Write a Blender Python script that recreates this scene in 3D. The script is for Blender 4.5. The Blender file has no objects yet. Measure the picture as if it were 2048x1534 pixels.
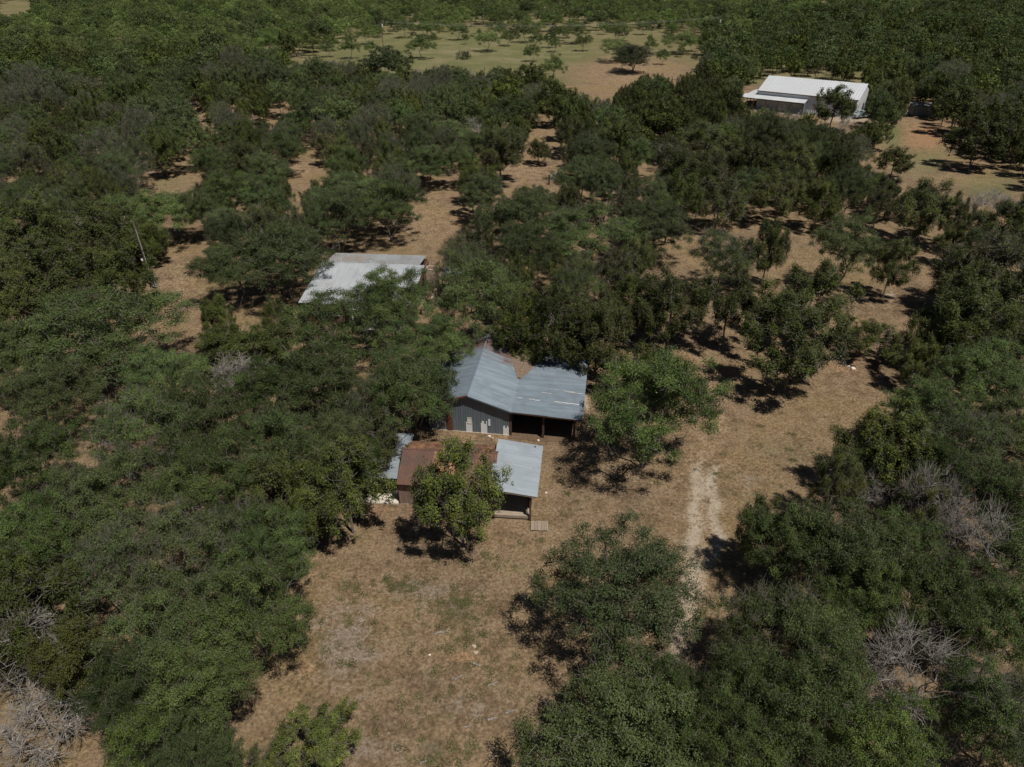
import bpy, bmesh, math, random
import numpy as np
from mathutils import Vector, Matrix
R = math.radians
scene = bpy.context.scene
col = scene.collection

# ------------------------------------------------------------------ camera
CAM_H, PITCH, FPX = 38.0, R(32), 1420.0
cam_d = bpy.data.cameras.new('camera'); cam = bpy.data.objects.new('camera', cam_d); col.objects.link(cam)
cam.location = (0, 0, CAM_H); cam.rotation_euler = (R(90) - PITCH, 0, 0)
cam_d.sensor_width = 36; cam_d.lens = FPX / 2048 * 36; cam_d.clip_start = .5; cam_d.clip_end = 9000
scene.camera = cam
# ------------------------------------------------------------------ world, sun, exposure
SH = (-.32, .36)                                   # shadow offset per metre of height
to_sun = Vector((-SH[0], -SH[1], 1)).normalized()
elev = math.asin(to_sun.z); az = math.atan2(to_sun.x, to_sun.y)
world = bpy.data.worlds.new('World'); scene.world = world; world.use_nodes = True
wn = world.node_tree; bg = wn.nodes['Background']
sky = wn.nodes.new('ShaderNodeTexSky'); sky.sky_type = 'NISHITA'; sky.sun_disc = False
sky.sun_elevation = elev; sky.sun_rotation = az; sky.dust_density = .4; sky.air_density = .7
wn.links.new(sky.outputs[0], bg.inputs[0]); bg.inputs[1].default_value = .05
sun_d = bpy.data.lights.new('sun', 'SUN'); sun_d.energy = 5.0; sun_d.angle = R(.53); sun_d.color = (1, .95, .87)
sun = bpy.data.objects.new('sun', sun_d); col.objects.link(sun); sun.rotation_euler = to_sun.to_track_quat('Z', 'Y').to_euler()
scene.view_settings.view_transform = 'Standard'; scene.view_settings.look = 'None'
scene.view_settings.exposure = -.22; scene.view_settings.gamma = 1; scene.view_settings.use_curve_mapping = False
cy = scene.cycles
cy.max_bounces = 4; cy.diffuse_bounces = 2; cy.glossy_bounces = 2; cy.transmission_bounces = 2

# ------------------------------------------------------------------ measuring: photograph pixel -> place on the ground
_F = np.array([0, math.cos(PITCH), -math.sin(PITCH)]); _U = np.array([0, math.sin(PITCH), math.cos(PITCH)])
_C = np.array([0, 0, CAM_H])
def px(x, y, z=0.):
    d = _F * FPX + np.array([x - 1024., 0, 0]) - _U * (y - 767.)
    return _C + d * ((z - CAM_H) / d[2])
def pr(p):
    v = np.asarray(p, float) - _C; k = FPX / (v @ _F)
    return 1024 + k * v[0], 767 - k * (v @ _U), FPX / (v @ _F)
def inpoly(x, y, poly):
    ins = False; j = len(poly) - 1
    for i in range(len(poly)):
        xi, yi = poly[i]; xj, yj = poly[j]
        if (yi > y) != (yj > y) and x < (xj - xi) * (y - yi) / (yj - yi) + xi: ins = not ins
        j = i
    return ins
def inpoly_np(X, Y, poly):
    ins = np.zeros(X.shape, bool); j = len(poly) - 1
    for i in range(len(poly)):
        xi, yi = poly[i]; xj, yj = poly[j]
        if yi != yj: ins ^= ((yi > Y) != (yj > Y)) & (X < (xj - xi) * (Y - yi) / (yj - yi) + xi)
        j = i
    return ins

# ------------------------------------------------------------------ materials
def mat(name):
    m = bpy.data.materials.new(name); m.use_nodes = True
    nt = m.node_tree; b = nt.nodes['Principled BSDF']
    return m, nt, b
def N(nt, t, **kw):
    n = nt.nodes.new(t)
    for k, v in kw.items():
        if k in ('inp',):
            for kk, vv in v.items(): n.inputs[kk].default_value = vv
        else: setattr(n, k, v)
    return n
def ramp(nt, fac, stops):
    n = nt.nodes.new('ShaderNodeValToRGB'); e = n.color_ramp.elements
    while len(e) < len(stops): e.new(.5)
    for i, (p, c) in enumerate(stops):
        e[i].position = p; e[i].color = (*c, 1) if len(c) == 3 else c
    nt.links.new(fac, n.inputs[0]); return n.outputs[0]
def mix(nt, fac, a, b, blend='MIX'):
    n = nt.nodes.new('ShaderNodeMix'); n.data_type = 'RGBA'; n.blend_type = blend
    for s, v in ((0, fac), (6, a), (7, b)):
        if hasattr(v, 'links') or hasattr(v, 'is_linked'): nt.links.new(v, n.inputs[s])
        else: n.inputs[s].default_value = v if s == 0 else ((*v, 1) if len(v) == 3 else v)
    return n.outputs[2]
def noise(nt, scale, detail=4, rough=.55, vec=None, dist=0.):
    n = nt.nodes.new('ShaderNodeTexNoise'); n.inputs['Scale'].default_value = scale
    n.inputs['Detail'].default_value = detail; n.inputs['Roughness'].default_value = rough
    n.inputs['Distortion'].default_value = dist
    if vec is not None: nt.links.new(vec, n.inputs['Vector'])
    return n.outputs['Fac']
def coord(nt, kind='Object', scale=None):
    c = nt.nodes.new('ShaderNodeTexCoord').outputs[kind]
    if kind == 'Position': pass
    if scale:
        m = nt.nodes.new('ShaderNodeMapping'); m.inputs['Scale'].default_value = scale
        nt.links.new(c, m.inputs['Vector']); c = m.outputs[0]
    return c
def wpos(nt, scale=None):
    c = nt.nodes.new('ShaderNodeNewGeometry').outputs['Position']
    if scale:
        m = nt.nodes.new('ShaderNodeMapping'); m.inputs['Scale'].default_value = scale
        nt.links.new(c, m.inputs['Vector']); c = m.outputs[0]
    return c
def attr(nt, name, kind='GEOMETRY'):
    a = nt.nodes.new('ShaderNodeAttribute'); a.attribute_name = name; a.attribute_type = kind
    return a.outputs['Fac']
def math_(nt, op, a, b=None, clamp=False):
    n = nt.nodes.new('ShaderNodeMath'); n.operation = op; n.use_clamp = clamp
    for s, v in ((0, a), (1, b)):
        if v is None: continue
        if hasattr(v, 'is_linked'): nt.links.new(v, n.inputs[s])
        else: n.inputs[s].default_value = v
    return n.outputs[0]
def bump(nt, b, h, strength=.4, dist=.05):
    n = nt.nodes.new('ShaderNodeBump'); n.inputs['Strength'].default_value = strength; n.inputs['Distance'].default_value = dist
    nt.links.new(h, n.inputs['Height']); nt.links.new(n.outputs[0], b.inputs['Normal'])

def leaf_mat(name, dark, lite, var, gloss=.35):
    """dark/lite: leaf colours from clump to clump; var: a third hue that whole trees drift towards"""
    m, nt, b = mat(name)
    oi = nt.nodes.new('ShaderNodeObjectInfo').outputs['Random']
    t = attr(nt, 'tint')
    c = ramp(nt, t, [(0, dark), (.75, lite), (1, tuple(min(1, v * 1.25) for v in lite))])
    c = mix(nt, math_(nt, 'MULTIPLY', oi, .85), c, var)
    hs = N(nt, 'ShaderNodeHueSaturation'); nt.links.new(c, hs.inputs['Color'])
    r2 = N(nt, 'ShaderNodeTexWhiteNoise', noise_dimensions='1D'); nt.links.new(math_(nt, 'MULTIPLY', oi, 91.7), r2.inputs['W'])
    mr = N(nt, 'ShaderNodeMapRange', inp={'To Min': .68, 'To Max': 1.32}); nt.links.new(r2.outputs['Value'], mr.inputs[0])
    nt.links.new(mr.outputs[0], hs.inputs['Value'])
    oc = nt.nodes.new('ShaderNodeObjectInfo').outputs['Color']
    c = mix(nt, 1., hs.outputs[0], oc, 'MULTIPLY')
    b.inputs['Roughness'].default_value = .5; b.inputs['Specular IOR Level'].default_value = gloss
    nt.links.new(c, b.inputs['Base Color'])
    tr = N(nt, 'ShaderNodeBsdfTranslucent')
    nt.links.new(mix(nt, 1., c, (1.0, 1.15, .55), 'MULTIPLY'), tr.inputs['Color'])
    ms = N(nt, 'ShaderNodeMixShader'); ms.inputs[0].default_value = .12
    out = nt.nodes['Material Output']
    nt.links.new(b.outputs[0], ms.inputs[1]); nt.links.new(tr.outputs[0], ms.inputs[2]); nt.links.new(ms.outputs[0], out.inputs[0])
    return m
def bark_mat(name, a, c):
    m, nt, b = mat(name)
    f = noise(nt, 3., 4, .6, coord(nt, 'Object', (1, 1, .3)))
    nt.links.new(ramp(nt, f, [(.3, a), (.7, c)]), b.inputs['Base Color']); b.inputs['Roughness'].default_value = .9
    b.inputs['Specular IOR Level'].default_value = .15
    return m
M = {}
M['oak_leaf'] = leaf_mat('oak_leaf', (.024, .044, .011), (.108, .154, .042), (.080, .100, .038), .18)
M['juniper_leaf'] = leaf_mat('juniper_leaf', (.030, .046, .009), (.124, .152, .030), (.066, .074, .022), .15)
M['mesquite_leaf'] = leaf_mat('mesquite_leaf', (.060, .098, .024), (.150, .205, .056), (.115, .135, .05), .1)
M['weed_leaf'] = leaf_mat('weed_leaf', (.075, .085, .03), (.13, .135, .055), (.12, .11, .05), .1)
M['shrub_leaf'] = leaf_mat('shrub_leaf', (.020, .034, .012), (.05, .072, .024), (.035, .042, .018), .2)
M['bark'] = bark_mat('bark', (.075, .062, .05), (.26, .235, .205))
M['dead_wood'] = bark_mat('dead_wood', (.16, .145, .128), (.38, .35, .315))
M['grass'] = leaf_mat('grass_blade', (.22, .17, .095), (.36, .28, .17), (.24, .21, .11), .1)

def ground_mat():
    m, nt, b = mat('ground')
    P = wpos(nt)
    n0 = noise(nt, .022, 4, .6, P); n1 = noise(nt, .085, 5, .6, P); n2 = noise(nt, .6, 6, .7, P); n3 = noise(nt, 3.0, 6, .75, P); n4 = noise(nt, 11., 4, .8, P)
    c = ramp(nt, n2, [(.30, (.150, .102, .062)), (.44, (.222, .153, .094)), (.56, (.292, .206, .131)), (.70, (.245, .178, .114)), (.8, (.325, .240, .158))])
    # thin olive grass cover where the large noise says so
    og = math_(nt, 'MULTIPLY', math_(nt, 'SUBTRACT', math_(nt, 'ADD', math_(nt, 'MULTIPLY', n1, .8), math_(nt, 'MULTIPLY', n3, .6)), .66), 5., True)
    c = mix(nt, math_(nt, 'MULTIPLY', og, .6), c, (.150, .124, .062))
    c = mix(nt, 1., c, ramp(nt, n1, [(.36, (.74, .75, .78)), (.5, (1., 1., 1.)), (.64, (1.16, 1.12, 1.04))]), 'MULTIPLY')
    # masks painted at the ground's vertices, their edges broken up by noise
    def masked(name, lo=.35, k=4., w=(.5, .5)):
        a = attr(nt, name)
        e = math_(nt, 'ADD', math_(nt, 'MULTIPLY', math_(nt, 'SUBTRACT', n3, .5), w[0]), math_(nt, 'MULTIPLY', math_(nt, 'SUBTRACT', n2, .5), w[1]))
        return math_(nt, 'MULTIPLY', math_(nt, 'SUBTRACT', math_(nt, 'ADD', a, e), lo), k, True)
    gr = masked('green', .45, 2.5, (1.8, 1.6))
    gcol = mix(nt, ramp(nt, math_(nt, 'ADD', math_(nt, 'MULTIPLY', n0, .35), math_(nt, 'MULTIPLY', n1, .65)), [(.48, (0, 0, 0)), (.64, (1, 1, 1))]), mix(nt, n3, (.085, .105, .036), (.16, .175, .072)), mix(nt, n3, (.17, .155, .085), (.28, .255, .155)))
    c = mix(nt, math_(nt, 'MULTIPLY', gr, .85), c, gcol)
    rd = masked('red', .36, 2., (1.8, 2.2))
    c = mix(nt, math_(nt, 'MULTIPLY', rd, .85), c, mix(nt, n3, (.30, .165, .085), (.36, .225, .13)))
    gv = masked('grey', .36, 1.8, (2.2, 2.6))
    c = mix(nt, math_(nt, 'MULTIPLY', gv, .75), c, mix(nt, n4, (.17, .135, .11), (.33, .275, .235)))
    dk = masked('brush', .36, 2.2, (2.4, 1.6))
    c = mix(nt, math_(nt, 'MULTIPLY', dk, .6), c, mix(nt, n3, (.085, .075, .055), (.13, .115, .075)))
    sd = masked('sand', .45, 2.2, (1.5, 1.5))
    c = mix(nt, math_(nt, 'MULTIPLY', sd, .75), c, mix(nt, n3, (.30, .20, .125), (.40, .29, .19)))
    ca = masked('caliche', .34, 1.7, (.45, .9))
    c = mix(nt, math_(nt, 'MULTIPLY', ca, .85), c, mix(nt, n4, (.38, .31, .235), (.58, .50, .41)))
    # scattered green weeds
    nw = noise(nt, 1.15, 3, .6, P, .4); wd = math_(nt, 'MULTIPLY', math_(nt, 'SUBTRACT', math_(nt, 'ADD', math_(nt, 'MULTIPLY', nw, .8), math_(nt, 'MULTIPLY', n1, .35)), .67), 9., True)
    c = mix(nt, math_(nt, 'MULTIPLY', wd, math_(nt, 'MULTIPLY', n3, .9)), c, (.10, .10, .042))
    n5 = noise(nt, 5.5, 5, .8, P)
    calm = math_(nt, 'SUBTRACT', 1., math_(nt, 'MULTIPLY', ca, .7))
    c = mix(nt, calm, c, ramp(nt, n5, [(.34, (.42, .40, .36)), (.5, (1., 1., 1.)), (.64, (1.5, 1.48, 1.44))]), 'MULTIPLY')
    c = mix(nt, calm, c, ramp(nt, n3, [(.36, (.60, .58, .53)), (.5, (1., 1., 1.)), (.64, (1.28, 1.28, 1.25))]), 'MULTIPLY')
    # fine mottling: stalks, leaf crumbs, pebbles
    v = N(nt, 'ShaderNodeTexVoronoi', inp={'Scale': 7.}); nt.links.new(P, v.inputs['Vector'])
    sp = math_(nt, 'MULTIPLY', math_(nt, 'SUBTRACT', n4, .53), 7., True)
    c = mix(nt, math_(nt, 'MULTIPLY', sp, .6), c, mix(nt, v.outputs['Color'], (.08, .055, .035), (.17, .13, .08)))
    sp2 = math_(nt, 'MULTIPLY', math_(nt, 'SUBTRACT', .44, n4), 6., True)
    c = mix(nt, math_(nt, 'MULTIPLY', sp2, .5), c, (.42, .34, .245))
    nt.links.new(c, b.inputs['Base Color']); b.inputs['Roughness'].default_value = .95; b.inputs['Specular IOR Level'].default_value = .08
    bump(nt, b, math_(nt, 'ADD', math_(nt, 'MULTIPLY', n4, .5), n3), .9, .16)
    return m
M['ground'] = ground_mat()

def metal_mat(name, base, dark, rust, rust_amt, metallic=.35, rough=.45, streak=(.25, 3, 1), stain=None, sc=.45):
    m, nt, b = mat(name)
    P = wpos(nt); oi = nt.nodes.new('ShaderNodeObjectInfo').outputs['Random']
    n1 = noise(nt, .7, 5, .62, P); n2 = noise(nt, 4., 4, .65, P)
    st = noise(nt, 1.4, 4, .6, coord(nt, 'Object', streak))
    c = mix(nt, ramp(nt, st, [(.35, (0, 0, 0)), (.7, (1, 1, 1))]), base, dark)
    c = mix(nt, math_(nt, 'MULTIPLY', math_(nt, 'SUBTRACT', oi, .5), .5, True), c, tuple(v * 1.25 for v in base))
    r = math_(nt, 'ADD', math_(nt, 'MULTIPLY', n1, .6), math_(nt, 'MULTIPLY', st, .4))
    r = math_(nt, 'MULTIPLY', math_(nt, 'SUBTRACT', math_(nt, 'ADD', r, math_(nt, 'MULTIPLY', attr(nt, 'rust'), .35)), .62 - rust_amt), 7., True)
    c = mix(nt, math_(nt, 'MULTIPLY', r, .85), c, mix(nt, n2, rust, tuple(v * 1.8 for v in rust)))
    if stain:
        n7 = noise(nt, sc, 5, .7, P, .6); c = mix(nt, math_(nt, 'MULTIPLY', math_(nt, 'MULTIPLY', math_(nt, 'SUBTRACT', n7, .47), 5., True), .8), c, stain)
    nt.links.new(c, b.inputs['Base Color'])
    b.inputs['Metallic'].default_value = metallic; b.inputs['Roughness'].default_value = rough
    bump(nt, b, n1, .25, .06)
    return m
M['galv'] = metal_mat('galvanised_sheet', (.262, .318, .368), (.175, .215, .255), (.10, .045, .025), -.005, stain=(.185, .22, .25))
M['galv_new'] = metal_mat('galvanised_sheet_clean', (.34, .385, .42), (.27, .31, .34), (.2, .2, .2), -.4, stain=(.27, .30, .325))
M['galv_white'] = metal_mat('white_roof_sheet', (.44, .465, .485), (.35, .37, .385), (.30, .28, .26), -.08, .1, .5, (3, .25, 1), (.34, .35, .36))
M['galv_grey'] = metal_mat('pale_roof_sheet', (.34, .36, .37), (.27, .28, .285), (.22, .18, .145), -.02, .1, .55, (3, .25, 1), (.24, .225, .20))
M['far_roof'] = metal_mat('bright_roof_sheet', (.56, .58, .59), (.50, .52, .53), (.5, .5, .5), -.3, .1, .5)
M['rust'] = metal_mat('rusted_sheet', (.135, .068, .046), (.10, .054, .042), (.27, .14, .07), .03, .1, .75, (2, .4, 1), (.085, .055, .045), .8)
M['siding'] = metal_mat('grey_siding', (.165, .20, .235), (.12, .148, .175), (.10, .05, .03), -.10, .25, .5, (3, 3, .3))
M['siding_white'] = metal_mat('whitish_siding', (.78, .80, .82), (.66, .69, .72), (.25, .22, .2), -.05, .1, .6, (3, 3, .3))
M['siding_rust'] = metal_mat('rust_pink_siding', (.30, .21, .175), (.22, .15, .12), (.17, .085, .05), .0, .1, .7, (3, 3, .3))
M['white_wall'] = metal_mat('white_wall_sheet', (.62, .65, .68), (.55, .58, .6), (.4, .4, .4), -.3, 0., .55, (3, 3, .3))
def plain(name, a, c, sc=6., rough=.85, stretch=(1, 1, 1), bs=.3):
    m, nt, b = mat(name)
    f = noise(nt, sc, 5, .62, coord(nt, 'Object', stretch))
    nt.links.new(ramp(nt, f, [(.3, a), (.7, c)]), b.inputs['Base Color']); b.inputs['Roughness'].default_value = rough
    b.inputs['Specular IOR Level'].default_value = .2
    bump(nt, b, f, bs, .03)
    return m
M['wood_dark'] = plain('dark_post_wood', (.05, .03, .02), (.13, .08, .055), 5, .9, (4, 4, .4))
M['wood_pale'] = plain('weathered_wood', (.22, .17, .125), (.42, .35, .27), 5, .9, (.6, 6, 3))
M['pole'] = plain('pole_wood', (.09, .065, .05), (.19, .14, .11), 4, .9, (4, 4, .3))
M['door_rust'] = plain('rusty_door', (.10, .040, .024), (.17, .07, .04), 5, .8)
M['concrete'] = plain('pale_concrete', (.52, .46, .38), (.68, .62, .53), 3, .9)
M['white_paint'] = plain('white_paint', (.62, .61, .58), (.76, .75, .72), 4, .6)
M['meter'] = plain('grey_metal_box', (.40, .43, .45), (.52, .55, .57), 4, .5)
M['brick'] = plain('brown_brick', (.12, .065, .045), (.24, .14, .10), 12, .9)
M['stone'] = plain('limestone', (.30, .23, .16), (.52, .43, .33), 5, .9)
M['chalk'] = plain('white_limestone', (.58, .52, .44), (.75, .70, .62), 5, .9)
M['dirt'] = plain('earth_floor', (.10, .065, .04), (.17, .115, .075), 3, .95)
M['litter'] = plain('leaf_litter', (.10, .07, .05), (.26, .20, .145), 9, .95)
M['glass'] = plain('car_glass', (.02, .025, .03), (.03, .035, .04), 2, .1, bs=0)
M['rubber'] = plain('rubber', (.02, .02, .02), (.03, .03, .03), 4, .8)
M['car_silver'] = plain('silver_paint', (.38, .43, .47), (.42, .47, .51), 2, .3, bs=0)
M['transformer'] = plain('transformer_grey', (.55, .57, .58), (.62, .64, .65), 3, .5)

# ------------------------------------------------------------------ mesh helpers
def link(name, me, parent=None, mats=()):
    o = bpy.data.objects.new(name, me); col.objects.link(o)
    if parent: o.parent = parent
    if me is not None:
        for k in mats:
            if k not in [mm.name for mm in me.materials]: me.materials.append(M[k])
    return o
def empty(name, loc=(0, 0, 0), rz=0., s=None):
    o = bpy.data.objects.new(name, None); col.objects.link(o); o.location = loc; o.rotation_euler.z = rz
    o.empty_display_size = .3
    if s: o.scale = s
    return o
def tag(o, label=None, cat=None, group=None, kind=None):
    for k, v in (('label', label), ('category', cat), ('group', group), ('kind', kind)):
        if v: o[k] = v
    return o
def mesh_np(name, V, F4, mats, tint=None, mat_idx=None, smooth=False):
    """V (n,3); F4 (m,4) quads"""
    me = bpy.data.meshes.new(name)
    V = np.ascontiguousarray(V, np.float32); F4 = np.ascontiguousarray(F4, np.int32)
    me.vertices.add(len(V)); me.vertices.foreach_set('co', V.ravel())
    me.loops.add(F4.size); me.loops.foreach_set('vertex_index', F4.ravel())
    k = F4.shape[1]; me.polygons.add(len(F4))
    me.polygons.foreach_set('loop_start', np.arange(0, F4.size, k, dtype=np.int32))
    if mat_idx is not None: me.polygons.foreach_set('material_index', np.ascontiguousarray(mat_idx, np.int32))
    if smooth: me.polygons.foreach_set('use_smooth', np.ones(len(F4), bool))
    for kx in mats: me.materials.append(M[kx])
    if tint is not None:
        a = me.attributes.new('tint', 'FLOAT', 'POINT'); a.data.foreach_set('value', np.ascontiguousarray(tint, np.float32))
    me.update(calc_edges=True); me.validate()
    return me
class MB:
    def __init__(s): s.v = []; s.f = []
    def box(s, x0, x1, y0, y1, z0, z1):
        n = len(s.v); s.v += [(x, y, z) for z in (z0, z1) for y in (y0, y1) for x in (x0, x1)]
        s.f += [[n + i for i in q] for q in ((0, 2, 3, 1), (4, 5, 7, 6), (0, 1, 5, 4), (2, 6, 7, 3), (0, 4, 6, 2), (1, 3, 7, 5))]
        return s
    def prism(s, poly, z0, z1):
        n = len(s.v); k = len(poly)
        s.v += [(x, y, z0) for x, y in poly] + [(x, y, z1) for x, y in poly]
        s.f += [[n + i for i in range(k)][::-1], [n + k + i for i in range(k)]]
        s.f += [[n + i, n + (i + 1) % k, n + k + (i + 1) % k, n + k + i] for i in range(k)]
        return s
    def slab(s, pts, t):
        """polygon of 3-D points thickened downwards"""
        n = len(s.v); k = len(pts)
        s.v += [(x, y, z - t) for x, y, z in pts] + [tuple(p) for p in pts]
        s.f += [[n + i for i in range(k)][::-1], [n + k + i for i in range(k)]]
        s.f += [[n + i, n + (i + 1) % k, n + k + (i + 1) % k, n + k + i] for i in range(k)]
        return s
    def tube(s, pts, rad, k=6, cap=True):
        n0 = len(s.v); pts = [Vector(p) for p in pts]
        for i, p in enumerate(pts):
            d = (pts[min(i + 1, len(pts) - 1)] - pts[max(i - 1, 0)]).normalized()
            a = d.orthogonal().normalized(); b = d.cross(a); r = rad[i] if hasattr(rad, '__len__') else rad
            s.v += [tuple(p + a * (r * math.cos(2 * math.pi * j / k)) + b * (r * math.sin(2 * math.pi * j / k))) for j in range(k)]
        for i in range(len(pts) - 1):
            for j in range(k):
                a0 = n0 + i * k + j; b0 = n0 + i * k + (j + 1) % k
                s.f.append([a0, b0, b0 + k, a0 + k])
        if cap:
            s.f.append([n0 + j for j in range(k)][::-1]); s.f.append([n0 + (len(pts) - 1) * k + j for j in range(k)])
        return s
    def build(s, name, m, parent=None, rust=None):
        me = bpy.data.meshes.new(name); me.from_pydata(s.v, [], s.f); me.materials.append(M[m]); me.update()
        if rust is not None:
            a = me.attributes.new('rust', 'FLOAT', 'POINT'); a.data.foreach_set('value', [rust] * len(s.v))
        return link(name, me, parent)
rnd = random.Random(7)

def sheets(parent, p0, du, dv, n, m, rib=6, depth=.018, t=.012, jit=.006, name='roof_sheet', rusts=None, mats=None, skip=()):
    """corrugated sheets laid side by side along du, each running along dv (3-D vectors); every sheet is an object of its own"""
    p0, du, dv = Vector(p0), Vector(du), Vector(dv)
    nrm = du.cross(dv).normalized()
    if nrm.z < 0 and abs(nrm.z) > .05: nrm = -nrm
    for i in range(n):
        if i in skip: continue
        v = []; f = []
        w = du / n; a = p0 + w * i - w * .02; w = w * 1.04
        lift = nrm * ((i % 2) * .008 + rnd.uniform(0, jit))
        e0 = dv * rnd.uniform(-.004, .004); e1 = dv * (1 + rnd.uniform(-.004, .004))
        k = rib * 2 + 1
        for e in (e0, e1):
            for j in range(k):
                v.append(tuple(a + w * (j / (k - 1)) + e + lift + nrm * (depth if j % 2 else 0)))
        for j in range(k - 1): f.append([j, j + 1, k + j + 1, k + j])
        me = bpy.data.meshes.new(name); me.from_pydata(v, [], f); me.materials.append(M[mats(i) if mats else m]); me.update()
        ra = me.attributes.new('rust', 'FLOAT', 'POINT'); rv = rusts(i) if rusts else (0, 0)
        ra.data.foreach_set('value', [rv[0]] * k + [rv[1]] * k)
        link(name, me, parent)

# ================================================================== THE TREE LIST (what stands where)
TREES = []
def H_of(kind, w):
    return {'oak': min(11.2, .50 * w + 4.2), 'juniper': min(10.5, .75 * w + 4.0), 'mesquite': min(8., .5 * w + 2.4),
            'dead': min(7.5, .55 * w + 2.), 'shrub': .62 * w + .3, 'cedar': .9 * w}[kind]
def T(kind, cx, cyy, wpx, H=None, label=None, tone=None, proto=None):
    h = H or 6.
    for _ in range(4):
        P = px(cx, cyy, (.60 if kind in ('oak', 'mesquite') else .57) * h); d = pr(P)[2]; w = wpx / d
        if not H: h = H_of(kind, w)
    TREES.append(dict(kind=kind, x=P[0], y=P[1], w=w, h=h, label=label, hand=True, proto=proto, tone=tone))
    return TREES[-1]
# -- trees the photograph shows singly: crown centre and crown width, as measured
T('oak', 1300, 812, 272, 10.4, 'broad live oak shading the open side of the blue-grey barn')
T('juniper', 922, 978, 178, 9.6, 'leaning two-stemmed juniper in front of the rusty shed roof', .92, 7)
T('juniper', 690, 960, 165, 9.0, 'juniper with bare grey lower limbs beside the pale slab of the shed', None, 7)
T('oak', 1242, 1185, 296, 8.8, 'round live oak standing alone between the log-strewn clearing and the drive')
T('oak', 1235, 1480, 360, 7.0, 'live oak spreading at the foot of the log-strewn clearing')
T('juniper', 1590, 680, 180, 10.4, 'grey-green juniper on a forked trunk across the drive', None, 8)
T('juniper', 1618, 600, 165, 9.5, 'bright juniper just behind the forked grey-green juniper', 1.1, 8)
T('juniper', 1462, 608, 125, 9.5, 'juniper with a split trunk and a dead grey top behind it', None, 8)
T('oak', 1448, 512, 140, 8.0, 'half-dead tree of grey twigs behind the split-trunk juniper', None, 7)
T('juniper', 1342, 612, 145, 9.4, 'dark juniper at the bend where the drive enters the grove', .62)
T('juniper', 1765, 680, 105, 4.6, 'small tufted juniper above the white rubble', None, 7)
T('oak', 1690, 495, 140, 9.6, 'dark live oak casting a deep shadow in the right-hand clearing')
T('juniper', 1785, 525, 92, 8.4, 'slender vase-shaped juniper alone on bare ground', None, 9)
T('juniper', 1538, 495, 78, 9.8, 'thin upright juniper with bare stems', None, 9)
T('juniper', 1855, 415, 130, 9.8, 'tall juniper with exposed stems at the edge of the tan field', None, 9)
T('juniper', 1912, 438, 62, 8.5, 'narrow juniper on a single dark trunk near the tan field', None, 8)
T('dead', 1982, 412, 90, 5.0, 'grey leafless tree at the edge of the tan field')
T('juniper', 1790, 322, 70, 6., 'bushy juniper at the mouth of the tan field')
T('juniper', 1672, 208, 76, 10.5, 'juniper standing before the long white metal building')
T('dead', 1697, 252, 44, 4.5, 'leafless grey tree beside the parked car')
T('juniper', 1752, 266, 66, 6., 'rounded juniper beside the green strip of lawn')
T('juniper', 1795, 192, 52, 9.8, 'juniper on a thin trunk by the small grey shed')
T('oak', 1180, 468, 205, 8.0, 'blue-green live oak behind the large dark juniper')
T('oak', 972, 612, 200, 10.4, 'bright green live oak beside the stone chimney', 1.25)
T('juniper', 1108, 655, 140, 10.0, 'large dark olive juniper behind the barn', .62)
T('juniper', 1196, 660, 150, 10.0, 'dark olive juniper overhanging the rear of the barn roof', .62)
T('oak', 1305, 455, 140, 8., 'live oak at the near edge of the grove beyond the barn')
T('oak', 1165, 355, 125, 8.0, 'bright round live oak beside the pipe gate', 1.2)
T('oak', 1062, 418, 112, 7.4, 'airy live oak between the pipe gate and the stone chimney')
T('oak', 968, 392, 90, 8.0, 'live oak on a pale bare trunk above the spiky shrub')
T('shrub', 932, 466, 56, 2.6, 'dark spiky shrub on tan ground behind the house')
T('oak', 775, 415, 150, 8.5, 'live oak shading the yard behind the white-roofed house')
T('oak', 690, 400, 150, 8.5, 'broad live oak over the rear roof of the house')
T('oak', 570, 515, 200, 9.2, 'live oak overhanging the left end of the white roof')
T('oak', 465, 545, 150, 7.2, 'live oak beside the bare strip near the meter pole')
T('oak', 300, 428, 175, 7.5, 'live oak behind the meter pole')
T('juniper', 285, 492, 75, 2.8, 'low juniper bush at the foot of the meter pole oak')
T('oak', 200, 670, 330, 8.6, 'widest live oak, dark limbs showing under its flat crown')
T('juniper', 480, 690, 175, 5.2, 'low juniper above the pale dead tree')
T('dead', 475, 752, 120, 4.6, 'pale dead tree with forked bare limbs in a gap in the wood')
T('oak', 672, 662, 220, 8., 'live oak in front of the white-roofed house')
T('oak', 792, 608, 165, 8.4, 'live oak overlapping the porch roof of the house')
T('oak', 850, 690, 175, 7.6, 'live oak between the house porch and the barn')
T('oak', 815, 785, 215, 8.6, 'live oak over the left end of the barn')
T('juniper', 1785, 900, 185, 8.4, 'juniper throwing a dark shadow onto the tan drive verge')
T('oak', 1735, 930, 110, 5.5); T('juniper', 745, 885, 120, 6.5); T('oak', 715, 930, 110, 6.0); T('oak', 1060, 505, 130, 8.); T('juniper', 1042, 655, 100, 10., None, .7); T('oak', 925, 540, 120, 8.); T('juniper', 1275, 600, 110, 8., None, .65)
T('juniper', 632, 1480, 150, 4.0, 'sparse young juniper at the foot of the clearing', .95, 8)
T('juniper', 530, 1530, 90, 3.0)
T('dead', 25, 1285, 160, 6.5, 'pale dead juniper with fanned grey twigs')
T('dead', 1812, 1330, 185, 7.0, 'curled dead tree lying open in the right-hand thicket')
T('dead', 1868, 1005, 115, 7.5, 'dead grey tree at the edge of the thicket near the drive')
T('dead', 1965, 1088, 150, 7.5, 'spread of dead grey branches at the top of the thicket')
T('dead', 1735, 975, 80, 4.)
T('dead', 90, 1440, 190, 3.0, 'fallen heap of bleached branches on tan ground')
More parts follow.
